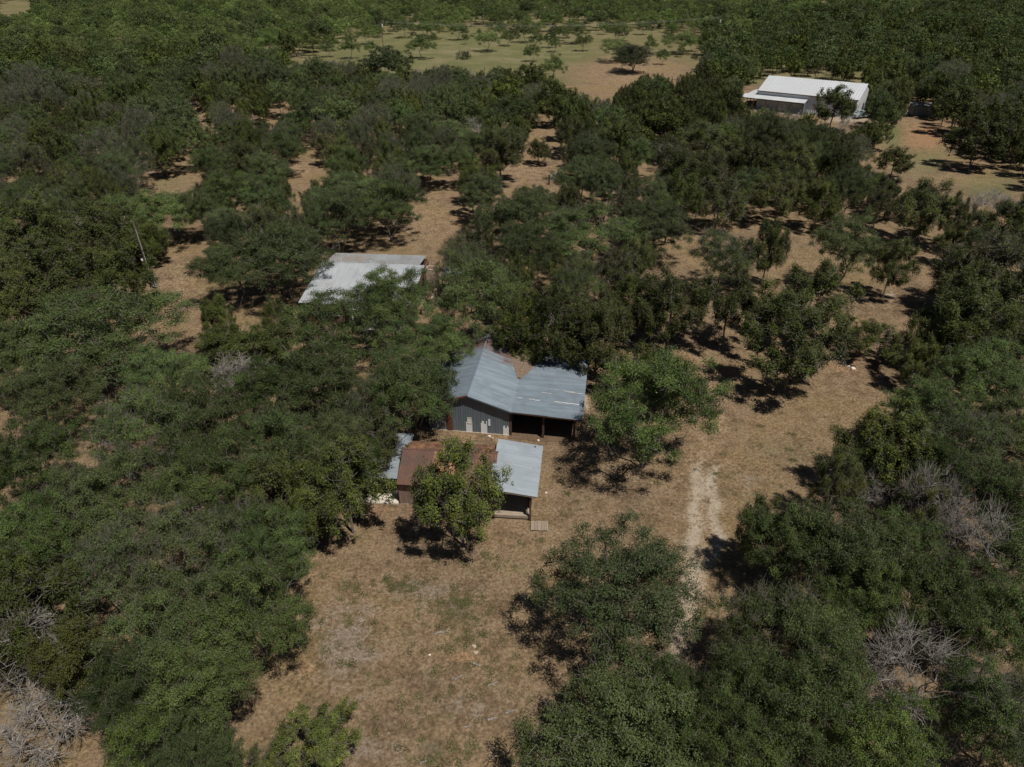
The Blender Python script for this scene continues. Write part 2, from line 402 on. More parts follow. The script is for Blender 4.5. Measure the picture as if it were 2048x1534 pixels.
T('cedar', 1266, 112, 76, 9.2, 'dense round cedar alone on the meadow edge', .75)
T('juniper', 1078, 300, 50, 5., 'small dark juniper on the sunny track above the pipe gate')
T('oak', 565, 305, 92, 8., 'live oak with a bare trunk beside a sandy gap')
T('oak', 855, 325, 92, 7.5, 'bright live oak behind the rear yard, its trunk in shadow')
T('oak', 920, 325, 80, 7.5)
T('oak', 770, 132, 112, 11., 'tall dense live oak at the near edge of the meadow')
T('oak', 905, 155, 74, 8.5); T('mesquite', 1107, 135, 50, 8.)
T('oak', 465, 395, 120); T('oak', 405, 425, 90); T('oak', 525, 400, 110); T('shrub', 432, 325, 66, 4.0)
for a in [(842, 92, 46), (973, 78, 45), (1016, 74, 27), (1052, 63, 40), (1074, 79, 30), (1101, 78, 28), (1153, 63, 46), (1166, 82, 33),
          (1235, 58, 46), (1230, 95, 58), (1362, 81, 66), (915, 59, 36), (857, 55, 50), (809, 55, 36), (997, 38, 36), (1103, 41, 40),
          (734, 68, 36), (1192, 41, 36), (588, 84, 70), (660, 83, 30), (1440, 92, 55), (700, 78, 26), (1052, 47, 30)]:
    T('mesquite', a[0], a[1], a[2] * 1.15)
_mr = random.Random(21)
for _ in range(60):
    mx, my = _mr.uniform(560, 1400), _mr.choice([_mr.uniform(44, 66), _mr.uniform(44, 125)])
    T(_mr.choice(['mesquite', 'mesquite', 'shrub']), mx, my, _mr.uniform(9, 30) * (.6 + my / 120), None)
# -- wood whose crowns can be read one by one
for a in [(1575, 1100, 180), (1535, 1260, 220), (1690, 1120, 230), (1610, 1300, 240), (1475, 1400, 200), (1600, 1450, 260), (1735, 1210, 180), (1880, 1200, 220),
          (1945, 1430, 180), (1760, 1500, 230), (2010, 1260, 200), (2020, 1430, 240), (1330, 1390, 150), (1440, 1500, 220), (1850, 830, 150), (1960, 990, 190), (1920, 880, 170), (1860, 940, 120),
          (1960, 750, 180), (1330, 1500, 160), (2060, 1120, 200), (1665, 1410, 150), (2040, 860, 160), (1800, 1110, 160),
          (100, 800, 180), (270, 880, 210), (400, 850, 190), (560, 900, 190), (430, 970, 200), (250, 1010, 210), (80, 930, 190), (60, 1080, 190), (380, 1110, 220),
          (540, 1110, 190), (205, 1140, 190), (500, 1225, 220), (340, 1270, 230), (395, 1390, 230), (260, 1390, 180), (395, 1515, 180), (640, 790, 200), (540, 790, 150),
          (330, 760, 150), (730, 830, 130), (670, 900, 140), (20, 720, 150), (300, 1500, 190), (160, 1010, 150), (480, 1060, 150)]:
    T('oak', *a)
for a in [(1520, 1062, 100), (1950, 640, 170), (1995, 535, 190), (1890, 650, 120), (2010, 700, 150), (2030, 610, 150), (1925, 560, 110), (2000, 460, 120), (1850, 1010, 100),
          (1960, 275, 110), (2025, 258, 110), (1920, 215, 90), (1880, 185, 80),
          (60, 465, 160), (170, 470, 160), (235, 535, 130), (100, 550, 170), (20, 590, 140), (560, 1000, 150), (90, 1220, 180), (140, 1320, 150), (610, 1000, 120), (20, 1180, 150),
          (1000, 300, 100), (1240, 280, 110), (1310, 250, 110), (1420, 300, 110), (1500, 330, 110), (1380, 350, 110), (1440, 390, 100), (1600, 330, 100), (1560, 390, 90), (1640, 400, 80), (1010, 190, 90), (1060, 165, 90), (1110, 200, 80)]:
    T('juniper', *a)

# -- open ground and buildings that stay in view from here (so no grown crown was standing before them)
OPEN = [
 [(640, 1130), (700, 1110), (760, 1030), (1060, 1040), (1090, 890), (1170, 890), (1150, 930), (1330, 1010), (1385, 930), (1440, 880), (1430, 720), (1365, 690), (1420, 680), (1480, 790),
  (1600, 830), (1630, 830), (1615, 950), (1650, 1000), (1500, 1030), (1450, 1080), (1410, 1140), (1400, 1200), (1370, 1290), (1330, 1260), (1180, 1060), (1060, 1160), (1010, 1260), (1080, 1340), (1200, 1380), (1100, 1440),
  (1040, 1534), (1040, 1700), (480, 1700), (480, 1534), (560, 1390), (640, 1240), (630, 1140)],
 [(1690, 690), (1700, 650), (1830, 640), (1850, 560), (1900, 515), (1850, 500), (1790, 600), (1720, 620), (1660, 730), (1700, 750), (1730, 740)],
 [(1410, 440), (1530, 440), (1540, 620), (1500, 620), (1500, 460), (1410, 460)],
 [(1540, 430), (1600, 430), (1640, 560), (1620, 580), (1560, 560)],
 [(1290, 600), (1300, 640), (1430, 670), (1550, 720), (1560, 640), (1500, 620), (1440, 640), (1330, 540), (1290, 560)],
 [(1745, 310), (1800, 240), (1900, 238), (1920, 290), (2060, 345), (2060, 430), (1960, 390), (1860, 370)],
 [(560, 120), (700, 70), (830, 60), (1150, 45), (1400, 70), (1400, 130), (1350, 150), (1280, 140), (1215, 190), (1130, 160), (1000, 130), (850, 130), (760, 118), (640, 112)],
 [(270, 560), (350, 470), (410, 480), (400, 560), (390, 640), (350, 660), (300, 600)],
 [(770, 470), (850, 440), (840, 370), (930, 370), (925, 440), (890, 480), (855, 505), (800, 470)],
 [(950, 340), (1080, 315), (1110, 350), (1120, 400), (1090, 340), (1000, 360)],
 [(265, 385), (340, 330), (405, 345), (385, 390), (300, 400)], [(565, 350), (600, 322), (640, 325), (620, 360)],
 [(596, 605), (648, 505), (875, 505), (850, 590), (700, 600)],
 [(885, 870), (885, 790), (960, 715), (1174, 740), (1174, 880)], [(800, 880), (1085, 885), (1070, 1040), (780, 1015)],
 [(1480, 195), (1530, 150), (1730, 165), (1720, 235), (1640, 240), (1610, 212), (1484, 203)], [(1820, 210), (1870, 210), (1870, 240), (1820, 240)],
 [(1655, 700), (1730, 700), (1730, 740), (1655, 740)], [(380, 215), (412, 215), (412, 232), (380, 232)], [(530, 215), (552, 215), (552, 242), (530, 242)],
 [(0, 0), (60, 0), (60, 18), (0, 28)], [(400, 780), (500, 780), (500, 720), (430, 720)], [(0, 1480), (150, 1430), (200, 1534), (0, 1600)], [(130, 1230), (185, 1230), (185, 1290), (130, 1290)],
 [(1060, 240), (1110, 225), (1120, 340), (1085, 340)], [(1890, 1290), (1900, 1400), (1740, 1420), (1740, 1280)], [(255, 430), (320, 580), (300, 580), (262, 430)],
 [(1640, 620), (1840, 560), (1830, 650), (1690, 690)], [(1140, 690), (1180, 690), (1180, 880), (1140, 880)], [(1420, 640), (1560, 640), (1560, 780), (1440, 700)],
]
FOOT = [[(-9, 51), (7.5, 49), (9, 64), (-8, 66)], [(-13, 40), (3, 39), (4, 50), (-13, 50)], [(-27, 71), (-9, 70), (-7, 91), (-26, 92)],
        [(56, 196), (82, 178), (96, 196), (71, 214)]]
THIN = [[(1290, 560), (1400, 455), (1560, 445), (1640, 470), (1840, 470), (1880, 500), (1880, 640), (1830, 760), (1720, 900), (1640, 1010), (1560, 1020), (1440, 860), (1340, 720)],   # open grove: only the trees read singly
        [(1330, 1000), (1460, 1000), (1450, 1290), (1400, 1420), (1320, 1420), (1340, 1200)]]
# -- the rest of the wood, grown where no crown stands yet
rg = np.random.default_rng(11)
_A = np.zeros((9000, 3)); _n = 0
def ndist(x, y, w):
    global _n
    while _n < len(TREES):
        t = TREES[_n]; _A[_n] = (t['x'], t['y'], t['w']); _n += 1
    A = _A[:_n]; dx = A[:, 0] - x; dy = A[:, 1] - y; m = .41 * (A[:, 2] + w)
    return not bool((dx * dx + dy * dy < m * m).any())
ring = [(0, 0)] + [(.55 * math.cos(a), .55 * math.sin(a)) for a in np.arange(0, 6.28, .8)] + [(.92 * math.cos(a), .92 * math.sin(a)) for a in np.arange(0, 6.28, .45)]
OBOX = [(min(p[0] for p in P), max(p[0] for p in P), min(p[1] for p in P), max(p[1] for p in P)) for P in OPEN]
def sees_through(x, y, w, h):
    cx, cyy, k = pr((x, y, .62 * h))
    rx = w / 2 * k; ry = (.5 * h * .85 + .22 * w) * k * .9
    for P, (bx0, bx1, by0, by1) in zip(OPEN, OBOX):
        if cx + rx < bx0 or cx - rx > bx1 or cyy + ry < by0 or cyy - ry > by1: continue
        hit = sum(inpoly(cx + rx * a, cyy + ry * b, P) for a, b in ring)
        if hit > 1: return False
    return True
BANDS = [(22, 120, 5200), (120, 240, 7000), (240, 430, 9000), (430, 760, 11000)]
FAR = []
for y0, y1, tries in BANDS:
    for _ in range(tries):
        y = y1 * math.sqrt(rg.random() * (1 - (y0 / y1) ** 2) + (y0 / y1) ** 2)
        half = (.76 * math.hypot(y, CAM_H) + 10)
        x = rg.uniform(-half, half)
        gx, gy, _k = pr((x, y, 2))
        # which kind grows here
        u = rg.random()
        if y < 240:
            dark = gx > 1060
            kind = 'juniper' if u < (.58 if dark else .34) else 'dead' if u < (.60 if dark else .38) else 'oak'
        else:
            light = (gx < 1500 and y > 330) or (gx < 560 and y > 270) or (gx < 1850 and y > 450)
            kind = ('mesquite' if u < .8 else 'oak') if light else ('juniper' if u < .45 else 'dead' if u < .5 else 'oak')
        w = {'oak': rg.uniform(5.5, 10.5), 'juniper': rg.uniform(3.6, 7.), 'mesquite': rg.uniform(6, 11), 'dead': rg.uniform(4, 6.5)}[kind]
        if y > 240: w *= 1.1
        h = H_of(kind, w) * rg.uniform(.8, 1.22)
        if not ndist(x, y, w * (1.3 if y < 90 else .80 if y < 240 else .9)): continue
        if any(inpoly(x, y, P) for P in FOOT) or any(inpoly(*pr((x, y, 0.))[:2], P) for P in THIN): continue
        if not sees_through(x, y, w, h): continue
        TREES.append(dict(kind=kind, x=x, y=y, w=w, h=h, label=None, hand=False, proto=None, tone=None))

# ================================================================== GROUND
def graded(lo, hi, c0, c1, step, g):
    a = list(np.arange(c0, c1 + step, step)); s = step; v = a[-1]
    while v < hi: s *= g; v += s; a.append(v)
    s = step; v = c0
    while v > lo: s *= g; v -= s; a.insert(0, v)
    return np.array(a)
def relief(X, Y):
    return (.10 * np.sin(X * .21 + 1.3) * np.sin(Y * .17) + .06 * np.sin(X * .53 + Y * .31) + .03 * np.sin(X * 1.7 - Y * 1.1)) * .6
def build_ground():
    xs = graded(-5000, 5000, -46, 46, .56, 1.05); ys = graded(-400, 7000, 24, 112, .56, 1.035)
    X, Y = np.meshgrid(xs, ys); nx, ny = len(xs), len(ys)
    rr = np.random.default_rng(3)
    Z = relief(X, Y)
    for P in FOOT:                                          # buildings stand on level pads
        c = np.mean(P, 0); rad = max(np.hypot(p[0] - c[0], p[1] - c[1]) for p in P)
        d = np.hypot(X - c[0], Y - c[1]); Z *= np.clip((d - rad) / 4, 0, 1)
    V = np.stack([X, Y, Z - .02], -1).reshape(-1, 3)
    I = np.arange(nx * ny).reshape(ny, nx)
    F4 = np.stack([I[:-1, :-1], I[:-1, 1:], I[1:, 1:], I[1:, :-1]], -1).reshape(-1, 4)
    me = mesh_np('ground', V, F4, ['ground'], smooth=True)
    # pixel of each vertex, to place the kinds of ground as measured
    v = V - _C; dep = v @ _F; ok = dep > 1; k = FPX / np.where(ok, dep, 1)
    PX = 1024 + k * v[:, 0]; PY = 767 - k * (v @ _U); PX[~ok] = 0; PY[~ok] = 9999
    def line(pts, wid):
        G = [px(*p)[:2] for p in pts]; d = np.full(len(V), 1e9)
        for a, b in zip(G[:-1], G[1:]):
            ab = b - a; t = np.clip(((V[:, :2] - a) @ ab) / (ab @ ab), 0, 1)
            d = np.minimum(d, np.hypot(*(V[:, :2] - a - t[:, None] * ab).T))
        return np.clip(1 - d / wid, 0, 1)
    def blob(cx, cyy, rx, ry, s=1.):
        return s * np.clip(1.25 - np.hypot((PX - cx) / rx, (PY - cyy) / ry), 0, 1)
    def att(name, val):
        a = me.attributes.new(name, 'FLOAT', 'POINT'); a.data.foreach_set('value', np.ascontiguousarray(np.clip(val, 0, 1), np.float32))
    L1 = [(1418, 890), (1402, 915), (1391, 950), (1399, 985), (1385, 1020), (1393, 1055), (1382, 1090), (1390, 1130)]
    fade = np.clip((PY - 880) / 75, .0, 1) * (1 - .45 * np.clip((PY - 1085) / 60, 0, 1))
    L2 = [(1436, 890), (1430, 930), (1419, 965), (1430, 1000), (1425, 1035), (1441, 1070), (1431, 1100), (1412, 1140)]
    att('caliche', np.maximum.reduce([fade * line(L1, 1.15), fade * line(L2, 1.1), .36 * fade * line([(1425, 880), (1408, 960), (1408, 1090)], 2.2), .85 * line([(1384, 1085), (1392, 1150), (1370, 1210), (1360, 1290), (1345, 1400), (1320, 1534)], 1.9), blob(1700, 238, 90, 12, .8),
                                      blob(1172, 800, 7, 110, .8), blob(1780, 590, 16, 9, .8), blob(1690, 722, 45, 22, .45)]))
    att('sand', np.maximum.reduce([.95 * line([(1440, 860), (1432, 790), (1408, 720), (1365, 685), (1300, 640)], 1.6), .9 * line([(1405, 1040), (1405, 1120), (1372, 1220), (1362, 1330)], 2.2),
                                   blob(850, 440, 110, 70, .62), blob(350, 560, 60, 110, .6), blob(1040, 345, 120, 40, .6), blob(1260, 150, 130, 40, .62), blob(600, 340, 40, 25, .7), .5 * line(L1, 3.5)]))
    att('red', np.maximum.reduce([blob(1850, 275, 55, 40, .95), blob(1690, 720, 60, 35, .7), blob(930, 1315, 60, 18, .75), blob(1000, 872, 130, 12, .55), blob(760, 1020, 60, 25, .6), blob(620, 1330, 40, 50, .6), blob(1000, 1075, 60, 30, .5),
                                  blob(1960, 340, 90, 40, .45), blob(1100, 205, 60, 14, .8), blob(1380, 720, 40, 40, .5)]))
    mead = np.where((V[:, 1] > 235), .74, 0.) + blob(900, 105, 260, 40, .5)
    att('green', np.maximum.reduce([mead * (1 - blob(1270, 150, 130, 35)), blob(1785, 270, 34, 46, 1.), blob(1840, 320, 110, 60, .75), blob(1000, 1130, 160, 45, .42), blob(860, 1400, 260, 120, .3), blob(1570, 900, 120, 60, .5), blob(1980, 370, 120, 60, .75), blob(340, 370, 70, 40, .6), blob(1530, 1000, 120, 50, .45), blob(360, 540, 50, 40, .5)]))
    att('grey', np.maximum.reduce([blob(690, 1290, 90, 110, .95), blob(850, 1180, 120, 40, .7), blob(940, 1420, 90, 40, .6), blob(740, 1500, 60, 40, .8), blob(80, 1460, 120, 60, .6), blob(1500, 960, 50, 25, .4)]))
    att('brush', np.maximum.reduce([blob(912, 1222, 42, 34, 1.), blob(868, 1500, 40, 34, .9), blob(800, 1175, 40, 16, .6)]))
    g = link('ground', me); tag(g, kind='structure'); return g
ground = build_ground()
def gz(x, y):
    z = float(relief(np.float64(x), np.float64(y)))
    for P in FOOT:
        c = np.mean(P, 0); rad = max(math.hypot(p[0] - c[0], p[1] - c[1]) for p in P)
        z *= min(1, max(0, (math.hypot(x - c[0], y - c[1]) - rad) / 4))
    return z - .02

# ================================================================== TREE MODELS
def skeleton(rng, roots, clumps, step=.8, bow=.12, tipr=.016, expo=2.35, wander=.10):
    """grow limbs from the stems to every leaf clump; returns nodes, parent, radius, tip index of each clump"""
    nodes = [np.array(p) for p in roots[0]]; par = [-1] + list(range(len(nodes) - 1)); stem_end = [len(nodes) - 1]
    for r in roots[1:]:
        b = len(nodes); nodes += [np.array(p) for p in r]; par += [0] + list(range(b, b + len(r) - 1)); stem_end.append(len(nodes) - 1)
    c0 = np.mean([nodes[i] for i in stem_end], 0)
    order = np.argsort([np.linalg.norm(c - c0) for c in clumps]); tips = [0] * len(clumps)
    usable = [i for i in range(len(nodes)) if nodes[i][2] > .35 * nodes[stem_end[0]][2]]
    for ci in order:
        c = clumps[ci]; A = np.array([nodes[i] for i in usable]); d = c - A; L = np.linalg.norm(d, axis=1)
        out = np.linalg.norm(A - c0, axis=1)
        cost = L + .30 * out + np.where(d[:, 2] < -.15 * L, .8 * L, 0)
        j = int(np.argmin(cost)); p = usable[j]; n = max(1, int(round(L[j] / step))); a = nodes[p]; last = p
        side = rng.normal(0, wander, 3) * L[j]
        for k in range(1, n + 1):
            t = k / n; q = a + (c - a) * t + side * math.sin(math.pi * t) + np.array([0, 0, bow * L[j] * math.sin(math.pi * t)])
            if k < n: q = q + rng.normal(0, .05, 3)
            nodes.append(q); par.append(last); last = len(nodes) - 1; usable.append(last)
        tips[ci] = last
    n = len(nodes); r = np.zeros(n); kids = [[] for _ in range(n)]
    for i, p in enumerate(par):
        if p >= 0: kids[p].append(i)
    for i in range(n - 1, -1, -1):
        r[i] = tipr if not kids[i] else sum(r[k] ** expo for k in kids[i]) ** (1 / expo)
    for i in range(n - 1, 0, -1):
        if r[par[i]] < r[i]: r[par[i]] = r[i]
    return np.array(nodes), np.array(par), r, tips
def tube_edges(A, B, ra, rb, k):
    """many tapered k-sided prisms at once"""
    d = B - A; L = np.linalg.norm(d, axis=1, keepdims=True) + 1e-9; d = d / L
    ref = np.where(np.abs(d[:, 2:3]) < .9, np.array([[0, 0, 1.]]), np.array([[1., 0, 0]]))
    u = np.cross(d, ref); u /= np.linalg.norm(u, axis=1, keepdims=True) + 1e-9; w = np.cross(d, u)
    V = []
    for P, r in ((A, ra), (B, rb)):
        for j in range(k):
            a = 2 * math.pi * j / k; V.append(P + (u * math.cos(a) + w * math.sin(a)) * r[:, None])
    V = np.stack(V, 1); n = len(A)
    F = np.array([[j, (j + 1) % k, k + (j + 1) % k, k + j] for j in range(k)])
    F = (np.arange(n) * 2 * k)[:, None, None] + F[None]
    return V.reshape(-1, 3), F.reshape(-1, 4)
def leaves(rng, P, D, size, tint, aspect=.62, up=.5, along=0.):
    """diamond leaf faces at P; D: rough outward direction"""
    n = len(P); nr = rng.normal(0, .75, (n, 3)) + D * 1.3; nr[:, 2] += up; nr /= np.linalg.norm(nr, axis=1, keepdims=True)
    t = rng.normal(0, 1, (n, 3)) + D * along; t -= nr * (t * nr).sum(1, keepdims=True); t /= np.linalg.norm(t, axis=1, keepdims=True) + 1e-9
    b = np.cross(nr, t); s = size * rng.uniform(.65, 1.3, (n, 1))
    V = np.stack([P - t * s * .5, P + b * s * aspect * .5, P + t * s * .5, P - b * s * aspect * .5], 1).reshape(-1, 3)
    F = np.arange(4 * n).reshape(n, 4)
    return V, F, np.repeat(tint, 4)
def bumps_r(rng, D, n=9, base=.74, amp=.30, pw=5):
    B = rng.normal(0, 1, (n, 3)); B[:, 2] = np.abs(B[:, 2]) * .8; B /= np.linalg.norm(B, axis=1, keepdims=True)
    return base + amp * np.clip(np.max(D @ B.T, 1), 0, 1) ** pw
def thin(rng, C, mind, K):
    keep = np.zeros((K, 3)); n = 0
    for c in C:
        m = mind * (.72 + .5 * rng.random())
        if n and (((keep[:n] - c) ** 2).sum(1) < m * m).any(): continue
        keep[n] = c; n += 1
        if n >= K: break
    return keep[:n].copy()
def make_tree(kind, seed, nl=1., ls=1., twig=1., split=True, plumes=27):
    rng = np.random.default_rng(seed)
    if kind in ('oak', 'mesquite', 'cedar'):
        W, H = 10., {'oak': 7., 'mesquite': 6.2, 'cedar': 9.}[kind]
        nL = {'oak': 17, 'mesquite': 11, 'cedar': 40}[kind]; nC = {'oak': 10, 'mesquite': 7, 'cedar': 9}[kind]
        zc = {'oak': rng.uniform(.54, .62), 'mesquite': .58, 'cedar': .47}[kind] * H; rz = H - zc
        D = rng.normal(0, 1, (400, 3)); D /= np.linalg.norm(D, axis=1, keepdims=True); D = D[D[:, 2] > (-.5 if kind != 'cedar' else -.9)]
        rad = rng.choice([.72, .66, .52, .3], len(D), p=[.4, .3, .2, .1]) * bumps_r(rng, D, 6, .86, .22, 4)
        Lc = D * rad[:, None] * np.array([W / 2, W / 2, rz]) + np.array([0, 0, zc]); Lc = Lc[Lc[:, 2] > .28 * H]
        Lc = thin(rng, Lc, {'oak': 1.95, 'mesquite': 2.2, 'cedar': 1.35}[kind], nL)
        C, D, CT = [], [], []
        for lc in Lc:
            R_l = rng.uniform(1.1, 1.8) * {'oak': 1., 'mesquite': 1.0, 'cedar': 1.05}[kind]; lt = rng.normal(0, .13)
            d = rng.normal(0, 1, (60, 3)); d[:, 2] += .45; d /= np.linalg.norm(d, axis=1, keepdims=True); d = d[d[:, 2] > -.45]
            q = thin(rng, d * rng.uniform(.7, 1.02, (len(d), 1)) * R_l, R_l * .55, nC)
            C.append(lc + q * [1, 1, .95]); D.append(q / np.linalg.norm(q, axis=1, keepdims=True)); CT += [lt] * len(q)
        C = np.concatenate(C); D = np.concatenate(D); CT = np.array(CT); ok = C[:, 2] > .17 * H; C, D, CT = C[ok], D[ok], CT[ok]
        nst = rng.integers(1, 4) if kind == 'oak' else rng.integers(2, 5)
        roots = []; fork = np.array([rng.normal(0, .2), rng.normal(0, .2), rng.uniform(.16, .24) * H])
        roots.append([np.array([0, 0, -.15]), np.array([0, 0, .5]) + rng.normal(0, .06, 3), fork])
        for s in range(nst - 1):
            a = rng.uniform(0, 6.28); e = np.array([math.cos(a) * .9, math.sin(a) * .9, rng.uniform(.2, .3) * H]); roots.append([e * [.2, .2, .2], e * [.6, .6, .6], e])
        nodes, par, r, tips = skeleton(rng, roots, list(C), .8, .08, .017, 2.25)
        per = {'oak': 340, 'mesquite': 150, 'cedar': 120}[kind] * nl; sub = {'oak': 8, 'mesquite': 6, 'cedar': 7}[kind]; cr = {'oak': .47, 'mesquite': .60, 'cedar': .55}[kind]
        lsz = {'oak': .106, 'mesquite': .13, 'cedar': .14}[kind] * ls; flat = {'oak': .75, 'mesquite': .6, 'cedar': .8}[kind]; sg = {'oak': .135, 'mesquite': .20, 'cedar': .18}[kind]
        leafm = {'oak': 'oak_leaf', 'mesquite': 'mesquite_leaf', 'cedar': 'shrub_leaf'}[kind]; along = 0.
    elif kind == 'juniper':
        W, H = 6., 7.; n = 300; z0 = rng.uniform(.16, .34) if plumes > 24 else .30
        z = rng.uniform(z0, .82, n); a = rng.uniform(0, 2 * math.pi, n); zz = (z - z0) / (.86 - z0)
        prof = np.where(zz < .3, .62 + zz * 1.25, 1.0 - np.clip((zz - .3) / .7, 0, 1) ** 1.4 * .82)
        rad = prof * rng.choice([.82, .72, .5, .2], n, p=[.4, .3, .2, .1]) * (W / 2) * rng.uniform(.8, 1.1, n)
        Lc = thin(rng, np.stack([rad * np.cos(a), rad * np.sin(a), z * H], -1), 1.0 if plumes > 24 else 1.05, plumes)
        C, D, CT = [], [], []
        for lc in Lc:
            out = np.array([lc[0], lc[1], 0]) / (math.hypot(lc[0], lc[1]) + .3); ax = out * rng.uniform(.25, .9) + np.array([0, 0, 1.]); ax /= np.linalg.norm(ax)
            ln = rng.uniform(.8, 1.5); pr_l = rng.uniform(.42, .72); lt = rng.normal(0, .13)
            t = np.sort(rng.uniform(-.25, .95, 8)); o = rng.normal(0, 1, (8, 3)); o -= ax * (o @ ax)[:, None]; o /= np.linalg.norm(o, axis=1, keepdims=True)
            q = ax * (t * ln)[:, None] + o * (pr_l * (1.05 - t * .95))[:, None] * rng.uniform(.6, 1., (8, 1))
            C.append(lc + q); dd = o * .8 + ax * .6 + out * .3; D.append(dd / np.linalg.norm(dd, axis=1, keepdims=True)); CT += [lt] * 8
        C = np.concatenate(C); D = np.concatenate(D); CT = np.array(CT)
        nst = rng.integers(1, 4); roots = []
        for s in range(nst):
            aa = rng.uniform(0, 6.28); t = rng.uniform(.1, .55) if s else .1
            e = np.array([math.cos(aa) * t * 1.6, math.sin(aa) * t * 1.6, rng.uniform(.42, .68) * H])
            roots.append([np.array([0, 0, -.15]) if not s else e * .12, e * [.3, .3, .35] + rng.normal(0, .08, 3), e * [.6, .6, .7] + rng.normal(0, .08, 3), e])
        nodes, par, r, tips = skeleton(rng, roots, list(C), .7, -.03, .014, 2.4)
        per = 165 * nl; sub = 6; cr = .37; lsz = .112 * ls; flat = 1.; sg = .10; leafm = 'juniper_leaf'; along = 1.2
    elif kind == 'dead':
        W, H = 6., 6.; K = 75
        D = rng.normal(0, 1, (K * 5, 3)); D /= np.linalg.norm(D, axis=1, keepdims=True); D = D[D[:, 2] > -.45][:K * 2]
        rad = bumps_r(rng, D, 8, .62, .4, 4) * rng.choice([1., .85, .65], len(D))
        C = D * rad[:, None] * [2.9, 2.9, 2.9] + [0, 0, 2.9]; C = C[C[:, 2] > .5][:K]; D = (C - [0, 0, 1.5]); D /= np.linalg.norm(D, axis=1, keepdims=True)
        roots = [[np.array([0, 0, -.15]), np.array([.1, 0, .5]), np.array([.1, .1, 1.2])]]
        for s in range(3):
            aa = rng.uniform(0, 6.28); e = np.array([math.cos(aa) * .9, math.sin(aa) * .9, 1.5]); roots.append([e * .15, e * .55, e])
        nodes, par, r, tips = skeleton(rng, roots, list(C), .55, .05, .016, 2.5, .2)
        per = 0; leafm = None
    elif kind == 'shrub':
        W, H = 3., 2.2; K = 60
        D = rng.normal(0, 1, (K * 3, 3)); D[:, 2] = np.abs(D[:, 2]); D /= np.linalg.norm(D, axis=1, keepdims=True)
        C = (D * bumps_r(rng, D, 8, .6, .42, 4)[:, None] * [1.4, 1.4, 1.9])[:K] + [0, 0, .15]; D = D[:K]
        nodes, par, r, tips = skeleton(rng, [[np.array([0, 0, -.1]), np.array([0, 0, .15]), np.array([0, 0, .3])]], list(C), .5, 0., .012, 2.5)
        per = 120 * nl; sub = 5; cr = .26; lsz = .10 * ls; flat = 1.; sg = .09; leafm = 'shrub_leaf'; along = 2.
    if kind in ('dead', 'shrub'): CT = np.zeros(len(C))
    # ---- wood
    e = np.arange(1, len(nodes)); e = e[par[e] >= 0]; big = r[e] > .045
    parts = []
    for sel, k in ((big, 6), (~big, 4)):
        i = e[sel]
        if len(i): parts.append(tube_edges(nodes[par[i]], nodes[i], np.minimum(r[par[i]], r[i] * 1.5), r[i], k))
    nt = int((4 if kind != 'dead' else 15) * twig)
    if nt:
        tc = np.repeat(C, nt, 0); td = np.repeat(D, nt, 0) * (1. if kind != 'dead' else .8) + rng.normal(0, .75, (len(tc), 3)); td /= np.linalg.norm(td, axis=1, keepdims=True)
        ln = rng.uniform(.45, 1.0, (len(tc), 1)) * {'juniper': .75, 'shrub': .4, 'dead': 1.3}.get(kind, 1.)
        mid = tc + td * ln * .5 + rng.normal(0, .07, tc.shape); end = mid + (td + rng.normal(0, .35, tc.shape)) * ln * .5
        rr = np.full(len(tc), .014 if kind != 'dead' else .0165)
        parts.append(tube_edges(tc, mid, rr, rr * .85, 3)); parts.append(tube_edges(mid, end, rr * .85, rr * .5, 3))
    Vw, Fw = [], []; off = 0
    for v, f in parts: Vw.append(v); Fw.append(f + off); off += len(v)
    Vw = np.concatenate(Vw); Fw = np.concatenate(Fw)
    wm = 'dead_wood' if kind == 'dead' else 'bark'
    if not leafm: return dict(W=W, H=H, trunk=mesh_np('trunk', Vw, Fw, [wm]), crown=None)
    # ---- foliage: clumps made of tufts made of leaves
    Pl, Dl, Tl = [], [], []
    for c, d, lt in zip(C, D, CT):
        s = rng.uniform(.75, 1.25); tc = rng.normal(.42, .14) + lt
        if kind in ('juniper', 'shrub'):
            ax = d * .8 + np.array([0, 0, .75]); ax /= np.linalg.norm(ax); t = rng.uniform(-.35, 1., sub)
            o = ax[None] * (t * cr * 1.25 * s)[:, None] + rng.normal(0, .5, (sub, 3)) * cr * (1.05 - np.clip(t, 0, 1) * .75)[:, None]
        else:
            o = rng.normal(0, 1, (sub, 3)); o[:, 2] = np.abs(o[:, 2]) * .9 - .25; o /= np.linalg.norm(o, axis=1, keepdims=True)
            o = o * rng.uniform(.45, 1.05, (sub, 1)) * cr * s * [1, 1, flat]
        m = max(2, int(per * s * s / sub))
        for q in o:
            g = rng.normal(0, 1, (m, 3)) * sg * s * rng.uniform(.75, 1.3) * ([1.25, 1.25, .8] if kind != 'juniper' else [1, 1, 1.35])
            Pl.append(c + q + g); dd = q / (np.linalg.norm(q) + 1e-6) * .5 + d * .6; Dl.append(np.repeat(dd[None], m, 0)); Tl.append(np.clip(tc + rng.normal(0, .10) + rng.normal(0, .12, m), 0, 1))
    Pl = np.concatenate(Pl); Dl = np.concatenate(Dl); Tl = np.concatenate(Tl)
    ok = Pl[:, 2] > .12; Pl, Dl, Tl = Pl[ok], Dl[ok], Tl[ok]
    V, F, tt = leaves(rng, Pl, Dl, lsz, Tl, .62 if kind not in ('shrub',) else .35, .45, along)
    if split:
        return dict(W=W, H=H, trunk=mesh_np('trunk', Vw, Fw, [wm]), crown=mesh_np('crown', V, F, [leafm], tt))
    me = mesh_np(kind, np.concatenate([V, Vw]), np.concatenate([F, Fw + len(V)]), [leafm, wm], np.concatenate([tt, np.full(len(Vw), .4)]),
                 np.concatenate([np.zeros(len(F)), np.ones(len(Fw))]))
